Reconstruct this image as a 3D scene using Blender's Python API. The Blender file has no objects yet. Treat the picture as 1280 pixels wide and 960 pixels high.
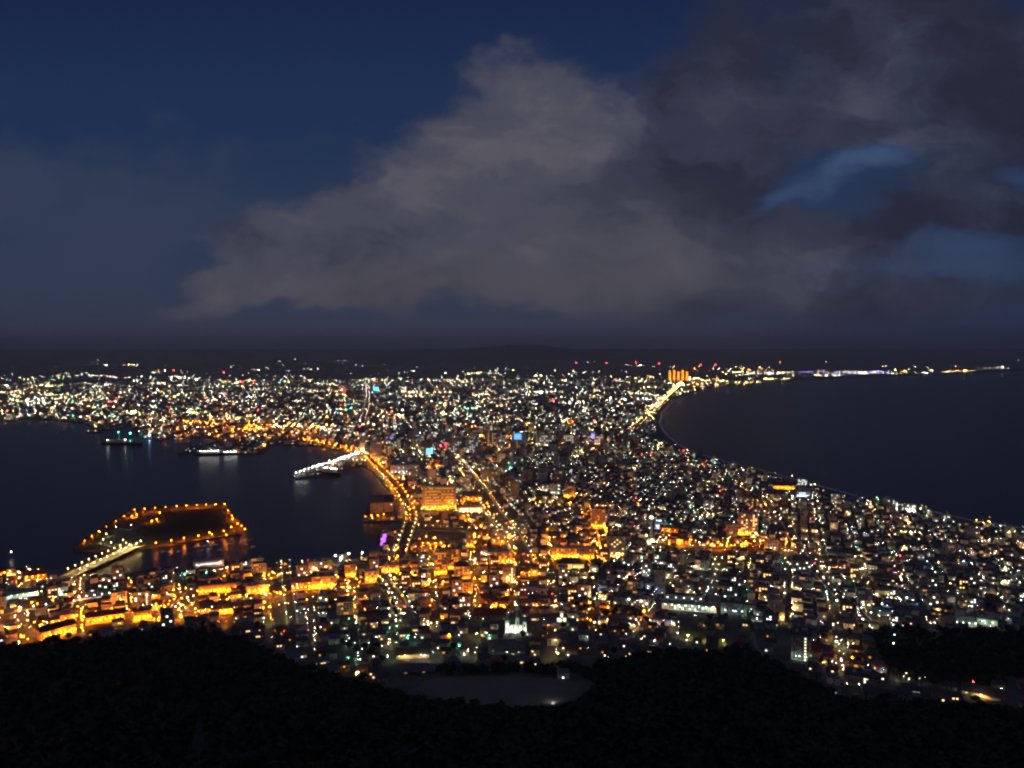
import bpy, math, random
import numpy as np
from mathutils import Vector
from mathutils.geometry import delaunay_2d_cdt, tessellate_polygon

R = math.radians
random.seed(7)
rng = np.random.default_rng(11)
S = bpy.context.scene
COL = S.collection

# ------------------------------------------------------------------ camera
EYE = 334.0                      # summit of the mountain, metres above the sea
PITCH = R(2.383)
F = 961.0                        # focal length in pixels of the 1280 x 960 photograph
cd = bpy.data.cameras.new("camera")
cd.sensor_width = 36.0
cd.lens = 36.0 * F / 1280.0
cd.clip_start = 1.0
cd.clip_end = 120000.0
cam = bpy.data.objects.new("camera", cd)
COL.objects.link(cam)
cam.location = (0, 0, EYE)
cam.rotation_euler = (R(90) - PITCH, 0, 0)
S.camera = cam

# ------------------------------------------------------------------ render settings
S.view_settings.view_transform = 'Standard'
S.view_settings.look = 'None'
S.view_settings.exposure = 0.0
S.view_settings.gamma = 1.0
S.view_settings.use_curve_mapping = False
S.render.film_transparent = False
S.cycles.max_bounces = 4
S.cycles.diffuse_bounces = 2
S.cycles.glossy_bounces = 2
S.cycles.transparent_max_bounces = 4
S.cycles.volume_bounces = 0
S.cycles.sample_clamp_indirect = 3.0
S.cycles.filter_width = 2.1
HAZE = 5.0e-5
S.cycles.caustics_reflective = False
S.cycles.caustics_refractive = False


def lin(r, g, b):
    f = lambda c: (c / 255 / 12.92) if c <= 10 else ((c / 255 + 0.055) / 1.055) ** 2.4
    return (f(r), f(g), f(b), 1.0)


def ray(px, py):
    u, v = (px - 640.0) / F, (480.0 - py) / F
    c, s = math.cos(PITCH), math.sin(PITCH)
    return u, c + s * v, -s + c * v


def sky_uv(px, py):
    x, y, z = ray(px, py)
    return x / y, z / y


# ------------------------------------------------------------------ the night sky
world = bpy.data.worlds.new("World")
S.world = world
world.use_nodes = True
wt = world.node_tree
wt.nodes.clear()


class NT:
    """Small helper that wires shader nodes."""
    def __init__(self, tree):
        self.t = tree

    def n(self, kind, **kw):
        nd = self.t.nodes.new(kind)
        for k, v in kw.items():
            setattr(nd, k, v)
        return nd

    def put(self, sock, val):
        if isinstance(val, bpy.types.NodeSocket):
            self.t.links.new(val, sock)
        elif val is not None:
            sock.default_value = val

    def math(self, op, a, b=None, c=None, clamp=False):
        nd = self.n('ShaderNodeMath', operation=op, use_clamp=clamp)
        self.put(nd.inputs[0], a)
        self.put(nd.inputs[1], b)
        self.put(nd.inputs[2], c)
        return nd.outputs[0]

    def vec(self, op, a, b=None):
        nd = self.n('ShaderNodeVectorMath', operation=op)
        self.put(nd.inputs[0], a)
        self.put(nd.inputs[1], b)
        return nd.outputs['Value'] if op in ('LENGTH', 'DOT_PRODUCT') else nd.outputs[0]

    def mix(self, f, a, b):
        nd = self.n('ShaderNodeMix', data_type='RGBA')
        self.put(nd.inputs[0], f)
        self.put(nd.inputs[6], a)
        self.put(nd.inputs[7], b)
        return nd.outputs[2]

    def smooth(self, v, lo, hi, a=0.0, b=1.0):
        nd = self.n('ShaderNodeMapRange', interpolation_type='SMOOTHSTEP')
        self.put(nd.inputs[0], v)
        for i, x in enumerate((lo, hi, a, b)):
            nd.inputs[i + 1].default_value = x
        return nd.outputs[0]

    def noise(self, v, scale, detail=4.0, rough=0.5, dist=0.0):
        nd = self.n('ShaderNodeTexNoise')
        self.put(nd.inputs['Vector'], v)
        nd.inputs['Scale'].default_value = scale
        nd.inputs['Detail'].default_value = detail
        nd.inputs['Roughness'].default_value = rough
        nd.inputs['Distortion'].default_value = dist
        return nd

    def ramp(self, v, stops):
        nd = self.n('ShaderNodeValToRGB')
        nd.color_ramp.interpolation = 'EASE'
        el = nd.color_ramp.elements
        while len(el) < len(stops):
            el.new(0.5)
        for e, (p, c) in zip(el, stops):
            e.position = p
            e.color = c
        self.put(nd.inputs[0], v)
        return nd.outputs[0]


W = NT(wt)
tc = W.n('ShaderNodeTexCoord')
sep = W.n('ShaderNodeSeparateXYZ')
wt.links.new(tc.outputs['Generated'], sep.inputs[0])
yy = W.math('MAXIMUM', W.math('ABSOLUTE', sep.outputs[1]), 0.25)
cu = W.math('DIVIDE', sep.outputs[0], yy)
cv = W.math('DIVIDE', sep.outputs[2], yy)
comb = W.n('ShaderNodeCombineXYZ')
wt.links.new(cu, comb.inputs[0])
wt.links.new(cv, comb.inputs[1])
P = comb.outputs[0]
# stretched noise warps the outlines of the clouds
stretch = W.vec('MULTIPLY', P, (1.0, 1.5, 1.0))
warp = W.noise(stretch, 6.5, 7.0, 0.60)
wv = W.vec('MULTIPLY', W.vec('SUBTRACT', warp.outputs['Color'], (0.5, 0.5, 0.5)), (0.15, 0.12, 0.0))
PW = W.vec('ADD', P, wv)
fb = W.noise(stretch, 6.5, 9.0, 0.60, 0.1).outputs['Fac']
fine = W.noise(W.vec('MULTIPLY', W.vec('ADD', PW, (3.1, 1.7, 0.4)), (1.0, 1.6, 1.0)), 6.0, 9.0, 0.60, 0.1).outputs['Fac']


def blobs(items, where):
    tot = None
    for (cx, cy, rx, ry, w) in items:
        u, v = sky_uv(cx, cy)
        d = W.vec('LENGTH', W.vec('MULTIPLY', W.vec('SUBTRACT', where, (u, v, 0)), (F / rx, F / ry, 0)))
        k = W.smooth(d, 0.0, 1.0, w, 0.0)
        tot = k if tot is None else W.math('ADD', tot, k)
    return tot


cloud = blobs([(645, 150, 165, 125, .95), (600, 230, 200, 140, .85), (445, 280, 165, 105, .95), (340, 335, 160, 70, .95),
               (250, 366, 115, 32, .62), (205, 374, 70, 16, .35), (500, 340, 310, 70, .9), (760, 280, 300, 190, .9), (860, 200, 270, 170, .72),
               (1050, 60, 340, 170, .85), (1240, 140, 280, 200, 1.0), (960, 340, 380, 110, .9), (1230, 345, 330, 120, .55),
               (1120, 160, 200, 70, .5), (1020, 310, 260, 60, .5), (1230, 265, 190, 40, .6)], PW)
gaps = blobs([(1095, 205, 95, 32, 1.2), (1040, 226, 80, 30, 1.0), (985, 247, 70, 24, .9), (1270, 205, 60, 24, .6),
              (1190, 318, 190, 46, .75), (1085, 345, 150, 26, .5), (1240, 350, 120, 30, .5)], PW)
dens = W.math('ADD', cloud, W.math('MULTIPLY', W.math('SUBTRACT', fb, 0.5), 1.25))
dens = W.math('SUBTRACT', dens, gaps)
mask = W.smooth(dens, 0.16, 0.70)
veil = W.math('MULTIPLY', W.smooth(W.math('ADD', blobs([(60, 225, 420, 120, .85), (60, 330, 460, 110, .75), (330, 170, 190, 45, .45), (120, 300, 500, 190, .35)], PW),
                                          W.math('MULTIPLY', W.math('SUBTRACT', fb, .5), 2.6)), 0.25, 1.25), 0.75)
# clear sky: Nishita twilight tinted into the deep blue of the photograph
sky = W.n('ShaderNodeTexSky', sky_type='NISHITA')
sky.sun_disc = False
sky.sun_elevation = R(1.5)
sky.sun_rotation = R(150)
sky.altitude = 300
sky.ozone_density = 4.0
base = W.ramp(W.math('ADD', W.math('MULTIPLY', cv, 2.0), 0.02),
              [(0.0, lin(46, 52, 70)), (0.10, lin(50, 62, 84)), (0.34, lin(41, 57, 84)), (0.62, lin(30, 48, 82)), (1.0, lin(23, 36, 70))])
skyt = W.n('ShaderNodeMix', data_type='RGBA', blend_type='ADD')
skyt.inputs[0].default_value = 1.0
wt.links.new(base, skyt.inputs[6])
skd = W.vec('MULTIPLY', sky.outputs[0], (0.0008, 0.0009, 0.0012))
wt.links.new(skd, skyt.inputs[7])
side = W.smooth(cu, 0.1, 0.7)
clear = W.mix(W.math('MULTIPLY', side, 0.35), skyt.outputs[2], lin(36, 50, 86))
# cloud tone: grey-mauve where the city lights it from below, slate towards the open sea
lit = blobs([(400, 255, 190, 85, .62), (400, 345, 360, 90, .5), (640, 200, 260, 210, .55), (760, 330, 330, 120, .5), (300, 365, 200, 40, .3)], PW)
tone = W.math('ADD', lit, W.math('MULTIPLY', W.math('SUBTRACT', fine, 0.5), 1.7))
ctone = W.ramp(W.math('ADD', W.math('MULTIPLY', tone, 0.85), 0.10, clamp=True),
               [(0.0, lin(42, 45, 62)), (0.22, lin(53, 57, 75)), (0.5, lin(75, 76, 91)), (0.75, lin(91, 89, 99)), (1.0, lin(107, 104, 110))])
brown = blobs([(520, 375, 440, 75, .9), (900, 350, 300, 90, .4), (760, 290, 260, 120, .4)], PW)
ctone = W.mix(W.math('MULTIPLY', brown, 0.6, clamp=True), ctone, lin(89, 85, 90))
farr = W.smooth(cu, 0.26, 0.66)
ctone = W.mix(W.math('MULTIPLY', farr, 0.62), ctone, W.ramp(W.math('ADD', W.math('MULTIPLY', W.math('SUBTRACT', fine, .5), 2.2), .5), [(0.0, lin(28, 31, 45)), (0.5, lin(38, 42, 60)), (1.0, lin(60, 66, 88))]))
c1 = W.mix(veil, clear, lin(55, 64, 86))
c2 = W.mix(mask, c1, ctone)
# thin blue gaps glow a little over the open sea
c2 = W.mix(W.math('MULTIPLY', W.smooth(W.math('ADD', gaps, W.math('MULTIPLY', W.math('SUBTRACT', fine, .5), 1.0)), 0.1, 1.6), 0.75), c2, lin(70, 90, 124))
# low bank of haze over the far hills
vlow = W.math('ADD', cv, W.math('MULTIPLY', W.math('SUBTRACT', fb, 0.5), 0.030))
low = W.smooth(vlow, 0.010, 0.068, 1.0, 0.0)
lowc = W.mix(W.smooth(cu, .1, .6), lin(62, 65, 86), lin(42, 47, 76))
lowd = W.mix(W.smooth(cu, .1, .6), lin(48, 50, 68), lin(38, 42, 68))
lowc = W.mix(W.smooth(vlow, 0.010, 0.034, 1.0, 0.0), lowc, lowd)
c3 = W.mix(W.math('MULTIPLY', low, 0.93), c2, lowc)
c3 = W.mix(W.smooth(cv, 0.55, 1.1), c3, lin(64, 65, 84))  # unseen upper sky, greyed and brightened to lift haze and ground light
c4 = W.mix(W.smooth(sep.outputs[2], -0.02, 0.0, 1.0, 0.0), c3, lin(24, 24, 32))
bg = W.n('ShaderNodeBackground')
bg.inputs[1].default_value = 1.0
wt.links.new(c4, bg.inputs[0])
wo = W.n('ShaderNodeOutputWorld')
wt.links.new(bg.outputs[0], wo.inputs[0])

# the last glow of dusk behind the photographer
sl = bpy.data.lights.new("sun", 'SUN')
sl.energy = 0.012
sl.angle = R(12)
sl.color = (0.62, 0.75, 1.0)
so = bpy.data.objects.new("sun", sl)
COL.objects.link(so)
so.rotation_euler = (R(62), 0, R(-30))


# ------------------------------------------------------------------ materials
MAT = {}


def mat(name, col, rough=0.8, var=0.25, scale=0.15, spec=0.3):
    if name in MAT:
        return MAT[name]
    m = bpy.data.materials.new(name)
    m.use_nodes = True
    t = NT(m.node_tree)
    b = m.node_tree.nodes['Principled BSDF']
    b.inputs['Roughness'].default_value = rough
    b.inputs['Specular IOR Level'].default_value = spec
    g = t.n('ShaderNodeNewGeometry')
    nz = t.noise(g.outputs['Position'], scale, 5.0, 0.6)
    f = t.smooth(nz.outputs['Fac'], 0.3, 0.7)
    c = (*col, 1.0)
    d = tuple(x * (1 - var) for x in col) + (1.0,)
    e = tuple(min(0.9, x * (1 + var * 0.5)) for x in col) + (1.0,)
    m.node_tree.links.new(t.mix(f, d, e), b.inputs['Base Color'])
    MAT[name] = m
    return m


def glow(name, col, strength, sampling='FRONT'):
    if name in MAT:
        return MAT[name]
    m = bpy.data.materials.new(name)
    m.use_nodes = True
    nt = m.node_tree
    nt.nodes.clear()
    e = nt.nodes.new('ShaderNodeEmission')
    e.inputs[0].default_value = (*col, 1.0)
    e.inputs[1].default_value = strength
    o = nt.nodes.new('ShaderNodeOutputMaterial')
    nt.links.new(e.outputs[0], o.inputs[0])
    m.cycles.emission_sampling = sampling
    MAT[name] = m
    return m


# ------------------------------------------------------------------ mesh helper
class MB:
    def __init__(self):
        self.v, self.f, self.m = [], [], []

    def add(self, vs, fs, mi=0):
        o = len(self.v)
        self.v.extend(vs)
        for f in fs:
            self.f.append(tuple(i + o for i in f))
            self.m.append(mi)

    def box(self, cx, cy, z0, w, d, h, rot=0.0, mi=0, top=None, bottom=False):
        c, s = math.cos(rot), math.sin(rot)
        p = [(cx + x * c - y * s, cy + x * s + y * c) for x, y in ((-w/2, -d/2), (w/2, -d/2), (w/2, d/2), (-w/2, d/2))]
        vs = [(x, y, z0) for x, y in p] + [(x, y, z0 + h) for x, y in p]
        self.add(vs, [(0, 1, 5, 4), (1, 2, 6, 5), (2, 3, 7, 6), (3, 0, 4, 7)], mi)
        o = len(self.v) - 8
        self.f.append((o + 4, o + 5, o + 6, o + 7))
        self.m.append(mi if top is None else top)
        if bottom:
            self.f.append((o + 3, o + 2, o + 1, o))
            self.m.append(mi)

    def gable(self, cx, cy, z0, w, d, h, over, rot=0.0, mi=0, hip=0.0, th=0.18):
        """Pitched roof slab: ridge along local x; hip > 0 pulls the ridge ends in."""
        c, s = math.cos(rot), math.sin(rot)
        W2, D2 = w / 2 + over, d / 2 + over
        drop = h * over / (d / 2)
        def q(x, y, z):
            return (cx + x * c - y * s, cy + x * s + y * c, z)
        vs = [q(-W2, -D2, z0 - drop), q(W2, -D2, z0 - drop), q(W2, D2, z0 - drop), q(-W2, D2, z0 - drop),
              q(-W2 + hip, 0, z0 + h), q(W2 - hip, 0, z0 + h)]
        vs += [(x, y, z + th) for x, y, z in vs]
        self.add(vs, [(6, 7, 11, 10), (8, 9, 10, 11), (7, 8, 11), (9, 6, 10), (1, 0, 4, 5), (3, 2, 5, 4), (2, 1, 5), (0, 3, 4),
                      (0, 1, 7, 6), (1, 2, 8, 7), (2, 3, 9, 8), (3, 0, 6, 9)], mi)

    def pent(self, cx, cy, z0, w, d, h, rise, rot=0.0, mi=0):
        """House body: box with triangular ends under the ridge along local x."""
        c, s = math.cos(rot), math.sin(rot)
        def q(x, y, z):
            return (cx + x * c - y * s, cy + x * s + y * c, z)
        vs = []
        for x in (-w / 2, w / 2):
            vs += [q(x, -d/2, z0), q(x, d/2, z0), q(x, d/2, z0 + h), q(x, 0, z0 + h + rise), q(x, -d/2, z0 + h)]
        self.add(vs, [(0, 1, 2, 3, 4)[::-1], (5, 6, 7, 8, 9), (0, 5, 9, 4), (2, 7, 6, 1), (4, 9, 8, 3), (3, 8, 7, 2)], mi)

    def octa(self, x, y, z, r, mi=0, rz=None):
        rz = r if rz is None else rz
        self.add([(x + r, y, z), (x, y + r, z), (x - r, y, z), (x, y - r, z), (x, y, z + rz), (x, y, z - rz)],
                 [(0, 1, 4), (1, 2, 4), (2, 3, 4), (3, 0, 4), (1, 0, 5), (2, 1, 5), (3, 2, 5), (0, 3, 5)], mi)

    def lathe(self, cx, cy, prof, n=10, mi=0):
        vs, fs = [], []
        for r, z in prof:
            for k in range(n):
                a = 2 * math.pi * k / n
                vs.append((cx + r * math.cos(a), cy + r * math.sin(a), z))
        for i in range(len(prof) - 1):
            for k in range(n):
                k2 = (k + 1) % n
                fs.append((i * n + k, i * n + k2, (i + 1) * n + k2, (i + 1) * n + k))
        fs.append(tuple(range(n))[::-1])
        fs.append(tuple((len(prof) - 1) * n + k for k in range(n)))
        self.add(vs, fs, mi)

    def tube(self, a, b, r0, r1=None, n=6, mi=0):
        r1 = r0 if r1 is None else r1
        a, b = Vector(a), Vector(b)
        d = (b - a).normalized()
        e = d.orthogonal().normalized()
        g = d.cross(e)
        vs = []
        for p, r in ((a, r0), (b, r1)):
            for k in range(n):
                t = 2 * math.pi * k / n
                vs.append(tuple(p + e * (r * math.cos(t)) + g * (r * math.sin(t))))
        fs = [(k, (k + 1) % n, n + (k + 1) % n, n + k) for k in range(n)]
        fs += [tuple(range(n))[::-1], tuple(range(n, 2 * n))]
        self.add(vs, fs, mi)

    def mesh(self, name, mats):
        me = bpy.data.meshes.new(name)
        me.from_pydata(self.v, [], self.f)
        mats = mats if isinstance(mats, (list, tuple)) else [mats]
        for m in mats:
            me.materials.append(m)
        if len(mats) > 1:
            me.polygons.foreach_set('material_index', self.m)
        me.update()
        return me

    def build(self, name, mats, parent=None, smooth=False):
        me = self.mesh(name, mats)
        if smooth:
            me.polygons.foreach_set('use_smooth', [True] * len(me.polygons))
        o = bpy.data.objects.new(name, me)
        COL.objects.link(o)
        if parent is not None:
            o.parent = parent
        return o


def tag(o, label, cat, group=None, kind=None):
    o['label'] = label
    o['category'] = cat
    if group:
        o['group'] = group
    if kind:
        o['kind'] = kind
    return o


def thing(name, loc, rz, label, cat, group=None):
    o = bpy.data.objects.new(name, None)
    o.empty_display_size = 1.0
    COL.objects.link(o)
    o.location = loc
    o.rotation_euler = (0, 0, rz)
    return tag(o, label, cat, group)


KIDS = {}


def kids_of(root):
    if root.name not in KIDS:
        KIDS[root.name] = [(c, list(c.children)) for c in root.children]
    return KIDS[root.name]


def dup(root, loc, rz):
    r = root.copy()
    COL.objects.link(r)
    r.location = loc
    r.rotation_euler = (0, 0, rz)
    for ch, gk in kids_of(root):
        c = ch.copy()
        COL.objects.link(c)
        c.parent = r
        for g in gk:
            d = g.copy()
            COL.objects.link(d)
            d.parent = c
    return r


# ------------------------------------------------------------------ terrain
def smoothstep(x, a, b):
    t = np.clip((x - a) / (b - a), 0, 1)
    return t * t * (3 - 2 * t)


def hland(x, y):
    """Height of the town's ground: flat by the bay, rising to the mountain's foot and to the far hills."""
    x, y = np.asarray(x, float), np.asarray(y, float)
    r = np.hypot(x, y)
    near = 46.0 * np.clip((1250.0 - r) / 550.0, 0, 1.35) ** 1.25
    r0 = 9600.0 + 3600.0 * smoothstep(x, 1500, 5200)
    far = np.clip(r - r0, 0, None) * 0.022 * (0.6 + 0.4 * np.sin(x / 900.0 + 1.0) * np.cos(y / 1300.0))
    return 2.6 + near + far


def at(px, py, h=None, dz=0.0):
    """Ground point seen at a pixel of the photograph."""
    dx, dy, dz_ = ray(px, py)
    z = 2.6
    for _ in range(40):
        k = (EYE - z) / -dz_ if dz_ < -1e-4 else 9e4
        k = min(k, 60000.0)
        x, y = dx * k, dy * k
        z = float(hland(x, y)) if h is None else h
    return Vector((x, y, z + dz))


def pix(x, y, z):
    c, s = math.cos(PITCH), math.sin(PITCH)
    f = y * c - (z - EYE) * s
    u = y * s + (z - EYE) * c
    return 640 + F * x / f, 480 - F * u / f


def hgt(x, y):
    return float(hland(x, y))


SIL = [(-300, 812), (-60, 806), (0, 803), (50, 798), (100, 796), (150, 788), (200, 781), (245, 784), (300, 793), (340, 815), (370, 828),
       (430, 842), (480, 856), (520, 868), (560, 874), (620, 879), (690, 881), (725, 872), (750, 846), (790, 828), (840, 826), (890, 814),
       (925, 806), (950, 815), (985, 832), (1015, 846), (1045, 862), (1080, 870), (1130, 872), (1200, 874), (1290, 880), (1500, 890)]
SILX = np.array([a[0] for a in SIL], float)
SILY = np.array([a[1] for a in SIL], float)


def rim(az):
    """Distance at which the mountain's woods end, for an azimuth (tan)."""
    px = 640 + F * np.asarray(az, float)
    sy = np.interp(px, SILX, SILY)
    t = (sy - 480.0) / F
    k = (math.sin(PITCH) + math.cos(PITCH) * t) / (math.cos(PITCH) - math.sin(PITCH) * t)     # drop per metre of y
    yv = 700.0 + 0 * k
    for _ in range(40):
        h = hland(az * yv, yv)
        yv = (EYE - 9.0 - h) / k
    return yv                                                                    # forward distance


def hmount(az, y):
    y1 = rim(az)
    hb = hland(az * y1, y1) - 0.6
    ks = (EYE - hb) / y1
    q = np.clip(1 - y / y1, 0, 1)
    return EYE - y * (ks + (0.82 - ks) * q ** 1.5) - 1.0 * (q > 0)


def pip(px, py, poly):
    """Vectorised point in polygon."""
    px, py = np.asarray(px, float), np.asarray(py, float)
    ins = np.zeros(px.shape, bool)
    n = len(poly)
    for i in range(n):
        x1, y1 = poly[i]
        x2, y2 = poly[(i + 1) % n]
        if y1 == y2:
            continue
        c = ((y1 > py) != (y2 > py)) & (px < (x2 - x1) * (py - y1) / (y2 - y1) + x1)
        ins ^= c
    return ins


BAY = [(-260, 528), (0, 527), (38, 524), (75, 526), (108, 530), (122, 538), (150, 536), (162, 530), (172, 546), (200, 551), (216, 547), (240, 545),
       (268, 548), (272, 553), (252, 557), (226, 560), (222, 566), (252, 567), (330, 567), (336, 560), (340, 555), (362, 556), (385, 556), (405, 559), (428, 564),
       (436, 569), (438, 573), (400, 582), (364, 594), (370, 599), (405, 593), (440, 585), (452, 582), (464, 588), (473, 597), (478, 604),
       (486, 612), (490, 624), (460, 628), (456, 640), (454, 652), (500, 651), (514, 656), (560, 659), (603, 662), (604, 671), (560, 673), (506, 674), (496, 668),
       (490, 664), (474, 664), (466, 690), (452, 698), (400, 702), (352, 705), (306, 708), (290, 706), (283, 700), (238, 702), (232, 711), (186, 712), (160, 716),
       (120, 722), (78, 722), (64, 716), (30, 712), (0, 707), (-260, 716)]
SEA = [(1500, 718), (1280, 662), (1220, 653), (1180, 645), (1147, 637), (1110, 628), (1067, 621), (1011, 606), (978, 597), (940, 586), (894, 575), (865, 567), (848, 560),
       (832, 548), (822, 538), (818, 528), (822, 515), (833, 504), (848, 495), (866, 490), (890, 485), (940, 480), (1000, 475.5), (1080, 471.5), (1150, 469), (1210, 466),
       (1280, 463.5), (1500, 462)]
ISLE = [(91, 684), (101, 677), (125, 660), (150, 644), (165, 637), (200, 633), (240, 631), (278, 629), (284, 631), (292, 644), (302, 653), (309, 663), (302, 668), (284, 669),
        (262, 674), (240, 676), (190, 684), (165, 688), (130, 688), (95, 688)]


def xy(p):
    v = at(p[0], p[1], 2.6)
    return (v.x, v.y)


bay_w = [xy(p) for p in BAY]
sea_w = [xy(p) for p in SEA]
isle_w = [xy(p) for p in ISLE]
LAND = bay_w + [(-2500, -300), (2500, -300)] + sea_w + [(32000, 27000), (-32000, 27000)]


def on_land(x, y):
    return pip(x, y, LAND) | pip(x, y, isle_w)


def sheet(name, poly, grid_pts, hfun, m, skirt=4.5, kind='structure', dz=0.0):
    """A triangulated ground sheet inside a polygon, with a quay wall down to the water along its edge."""
    n = len(poly)
    pts = [Vector(p) for p in poly]
    if len(grid_pts):
        g = np.array(grid_pts)
        keep = pip(g[:, 0], g[:, 1], poly)
        pts += [Vector((float(a), float(b))) for a, b in g[keep]]
    edges = [(i, (i + 1) % n) for i in range(n)]
    vo, eo, fo, _a, _b, _c = delaunay_2d_cdt(pts, edges, [], 0, 1e-3)
    va = np.array([(v.x, v.y) for v in vo])
    z = hfun(va[:, 0], va[:, 1]) + dz
    b = MB()
    cen = np.array([va[list(f)].mean(axis=0) for f in fo])
    ins = pip(cen[:, 0], cen[:, 1], poly)
    fl = []
    for f, k in zip(fo, ins):
        if k:
            a, c, d = va[f[0]], va[f[1]], va[f[2]]
            s = (c[0] - a[0]) * (d[1] - a[1]) - (c[1] - a[1]) * (d[0] - a[0])
            fl.append(tuple(f) if s > 0 else tuple(f)[::-1])
    b.add([(float(p[0]), float(p[1]), float(q)) for p, q in zip(va, z)], fl)
    if skirt:
        for i in range(n):
            p, q = poly[i], poly[(i + 1) % n]
            hp, hq = float(hfun(p[0], p[1])) + dz, float(hfun(q[0], q[1])) + dz
            b.add([(p[0], p[1], hp), (q[0], q[1], hq), (q[0], q[1], -skirt), (p[0], p[1], -skirt)], [(0, 1, 2, 3)])
    o = b.build(name, m)
    return o


M_GROUND = mat('town_ground', (0.10, 0.096, 0.09), 0.9, 0.5, 0.02)
gp = []
for rr in np.concatenate([np.arange(520, 1400, 40), np.geomspace(1400, 9000, 14), np.geomspace(9200, 26500, 22)]):
    for a in np.linspace(-0.95, 0.95, 60):
        gp.append((rr * math.sin(a), rr * math.cos(a)))
tag(sheet('ground', LAND, gp, hland, M_GROUND), 'dark town ground between the bay and the open sea', 'ground', kind='structure')
tag(sheet('island_ground', isle_w, [], lambda x, y: 0 * np.asarray(x, float) + 3.0, mat('island_soil', (0.06, 0.05, 0.035), 0.95, 0.5, 0.03)),
    'low flat harbour island ringed by orange lamps', 'ground', kind='structure')

# water: one sheet to the horizon, gently rippled
mw = bpy.data.materials.new('sea_water')
mw.use_nodes = True
t = NT(mw.node_tree)
b = mw.node_tree.nodes['Principled BSDF']
b.inputs['Base Color'].default_value = (0.004, 0.005, 0.010, 1)
b.inputs['Roughness'].default_value = 0.30
b.inputs['IOR'].default_value = 1.33
g = t.n('ShaderNodeNewGeometry')
nz = t.noise(t.vec('MULTIPLY', g.outputs['Position'], (1.0, 1.0, 0.0)), 0.035, 3.0, 0.55)
bump = t.n('ShaderNodeBump')
bump.inputs['Strength'].default_value = 0.16
bump.inputs['Distance'].default_value = 2.5
mw.node_tree.links.new(nz.outputs['Fac'], bump.inputs['Height'])
mw.node_tree.links.new(bump.outputs[0], b.inputs['Normal'])
sw = MB()
sw.add([(-41000, -5500, 0), (41000, -5500, 0), (41000, 45500, 0), (-41000, 45500, 0)], [(0, 1, 2, 3)])
tag(sw.build('sea', mw), 'dark calm water of the bay and the open sea', 'water', kind='structure')

# sand strip and pale surf along the open coast
def strip(name, poly_px, m, width, off, z, lab, cat, kind='structure', wob=0.0):
    pts = [Vector((*xy(p), 0)) for p in poly_px]
    dense = []
    for a, c in zip(pts[:-1], pts[1:]):
        k = max(2, int((c - a).length / 60))
        dense += [a.lerp(c, i / k) for i in range(k)]
    dense.append(pts[-1])
    bb = MB()
    vs = []
    for i, p in enumerate(dense):
        d = (dense[min(i + 1, len(dense) - 1)] - dense[max(i - 1, 0)]).normalized()
        nrm = Vector((d.y, -d.x, 0))
        w = width * (1 + wob * (math.sin(i * 1.7) + math.sin(i * 0.63)))
        a = p + nrm * off
        vs += [tuple(a) [:2] + (z,), tuple(a + nrm * w)[:2] + (z,)]
    bb.add(vs, [(2 * i, 2 * i + 1, 2 * i + 3, 2 * i + 2) for i in range(len(dense) - 1)])
    return tag(bb.build(name, m), lab, cat, kind=kind)


sea_px = SEA[1:22]
strip('beach', sea_px, mat('wet_sand', (0.16, 0.14, 0.11), 0.9, 0.3, 0.05), 26, -4, 0.35, 'narrow sand beach curving along the open sea', 'beach', wob=.2)
strip('surf', sea_px, mat('surf_foam', (0.7, 0.7, 0.72), 0.7, 0.3, 0.08), 7, 20, 0.42, 'thin pale line of surf along the beach', 'surf', kind='stuff', wob=.35)

# wooded mountainside below the viewpoint
M_SLOPE = mat('slope_soil', (0.035, 0.035, 0.025), 0.95, 0.5, 0.05)
azs = np.linspace(-1.0, 1.0, 161)
y1 = rim(azs)
fr = np.concatenate([np.linspace(0.03, 0.55, 10), np.linspace(0.6, 1.0, 14)])
sm = MB()
vs = []
for q in fr:
    yv = y1 * q
    z = hmount(azs, yv)
    vs += [(float(a * y_), float(y_), float(z_)) for a, y_, z_ in zip(azs, yv, z)]
na = len(azs)
sm.add(vs, [(i * na + k, i * na + k + 1, (i + 1) * na + k + 1, (i + 1) * na + k) for i in range(len(fr) - 1) for k in range(na - 1)])
tag(sm.build('mountain_slope', M_SLOPE, smooth=True), 'dark steep mountainside falling to the town', 'hillside', kind='structure')

# far hills behind the plain
hm = MB()
vs = []
hx = np.linspace(-1.0, 1.0, 240)
hr = np.linspace(0, 1, 14)
for q in hr:
    yv = 14500 + 11000 * q
    for a in hx:
        x = a * yv
        ridge = 290 + 130 * math.sin(a * 5.3 + 0.6) + 85 * math.sin(a * 13.1 + 2) + 40 * math.sin(a * 31 + 1) + 16 * math.sin(a * 77)
        ridge *= 1 - 0.62 * float(smoothstep(a, 0.12, 0.52))
        hh = (ridge + 60 * q) * (math.sin(min(1, q * 1.25) * math.pi / 2) ** 1.3) * (1 + 0.08 * math.sin(x / 700 + q * 9) )
        vs.append((x, yv, -40 + max(0, hh) + 30 * q))
nx = len(hx)
hm.add(vs, [(i * nx + k, i * nx + k + 1, (i + 1) * nx + k + 1, (i + 1) * nx + k) for i in range(len(hr) - 1) for k in range(nx - 1)])
tag(hm.build('hills', mat('hill_forest', (0.03, 0.035, 0.03), 0.95, 0.4, 0.004), smooth=True), 'low dark hills on the horizon behind the city', 'hills', kind='structure')

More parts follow.
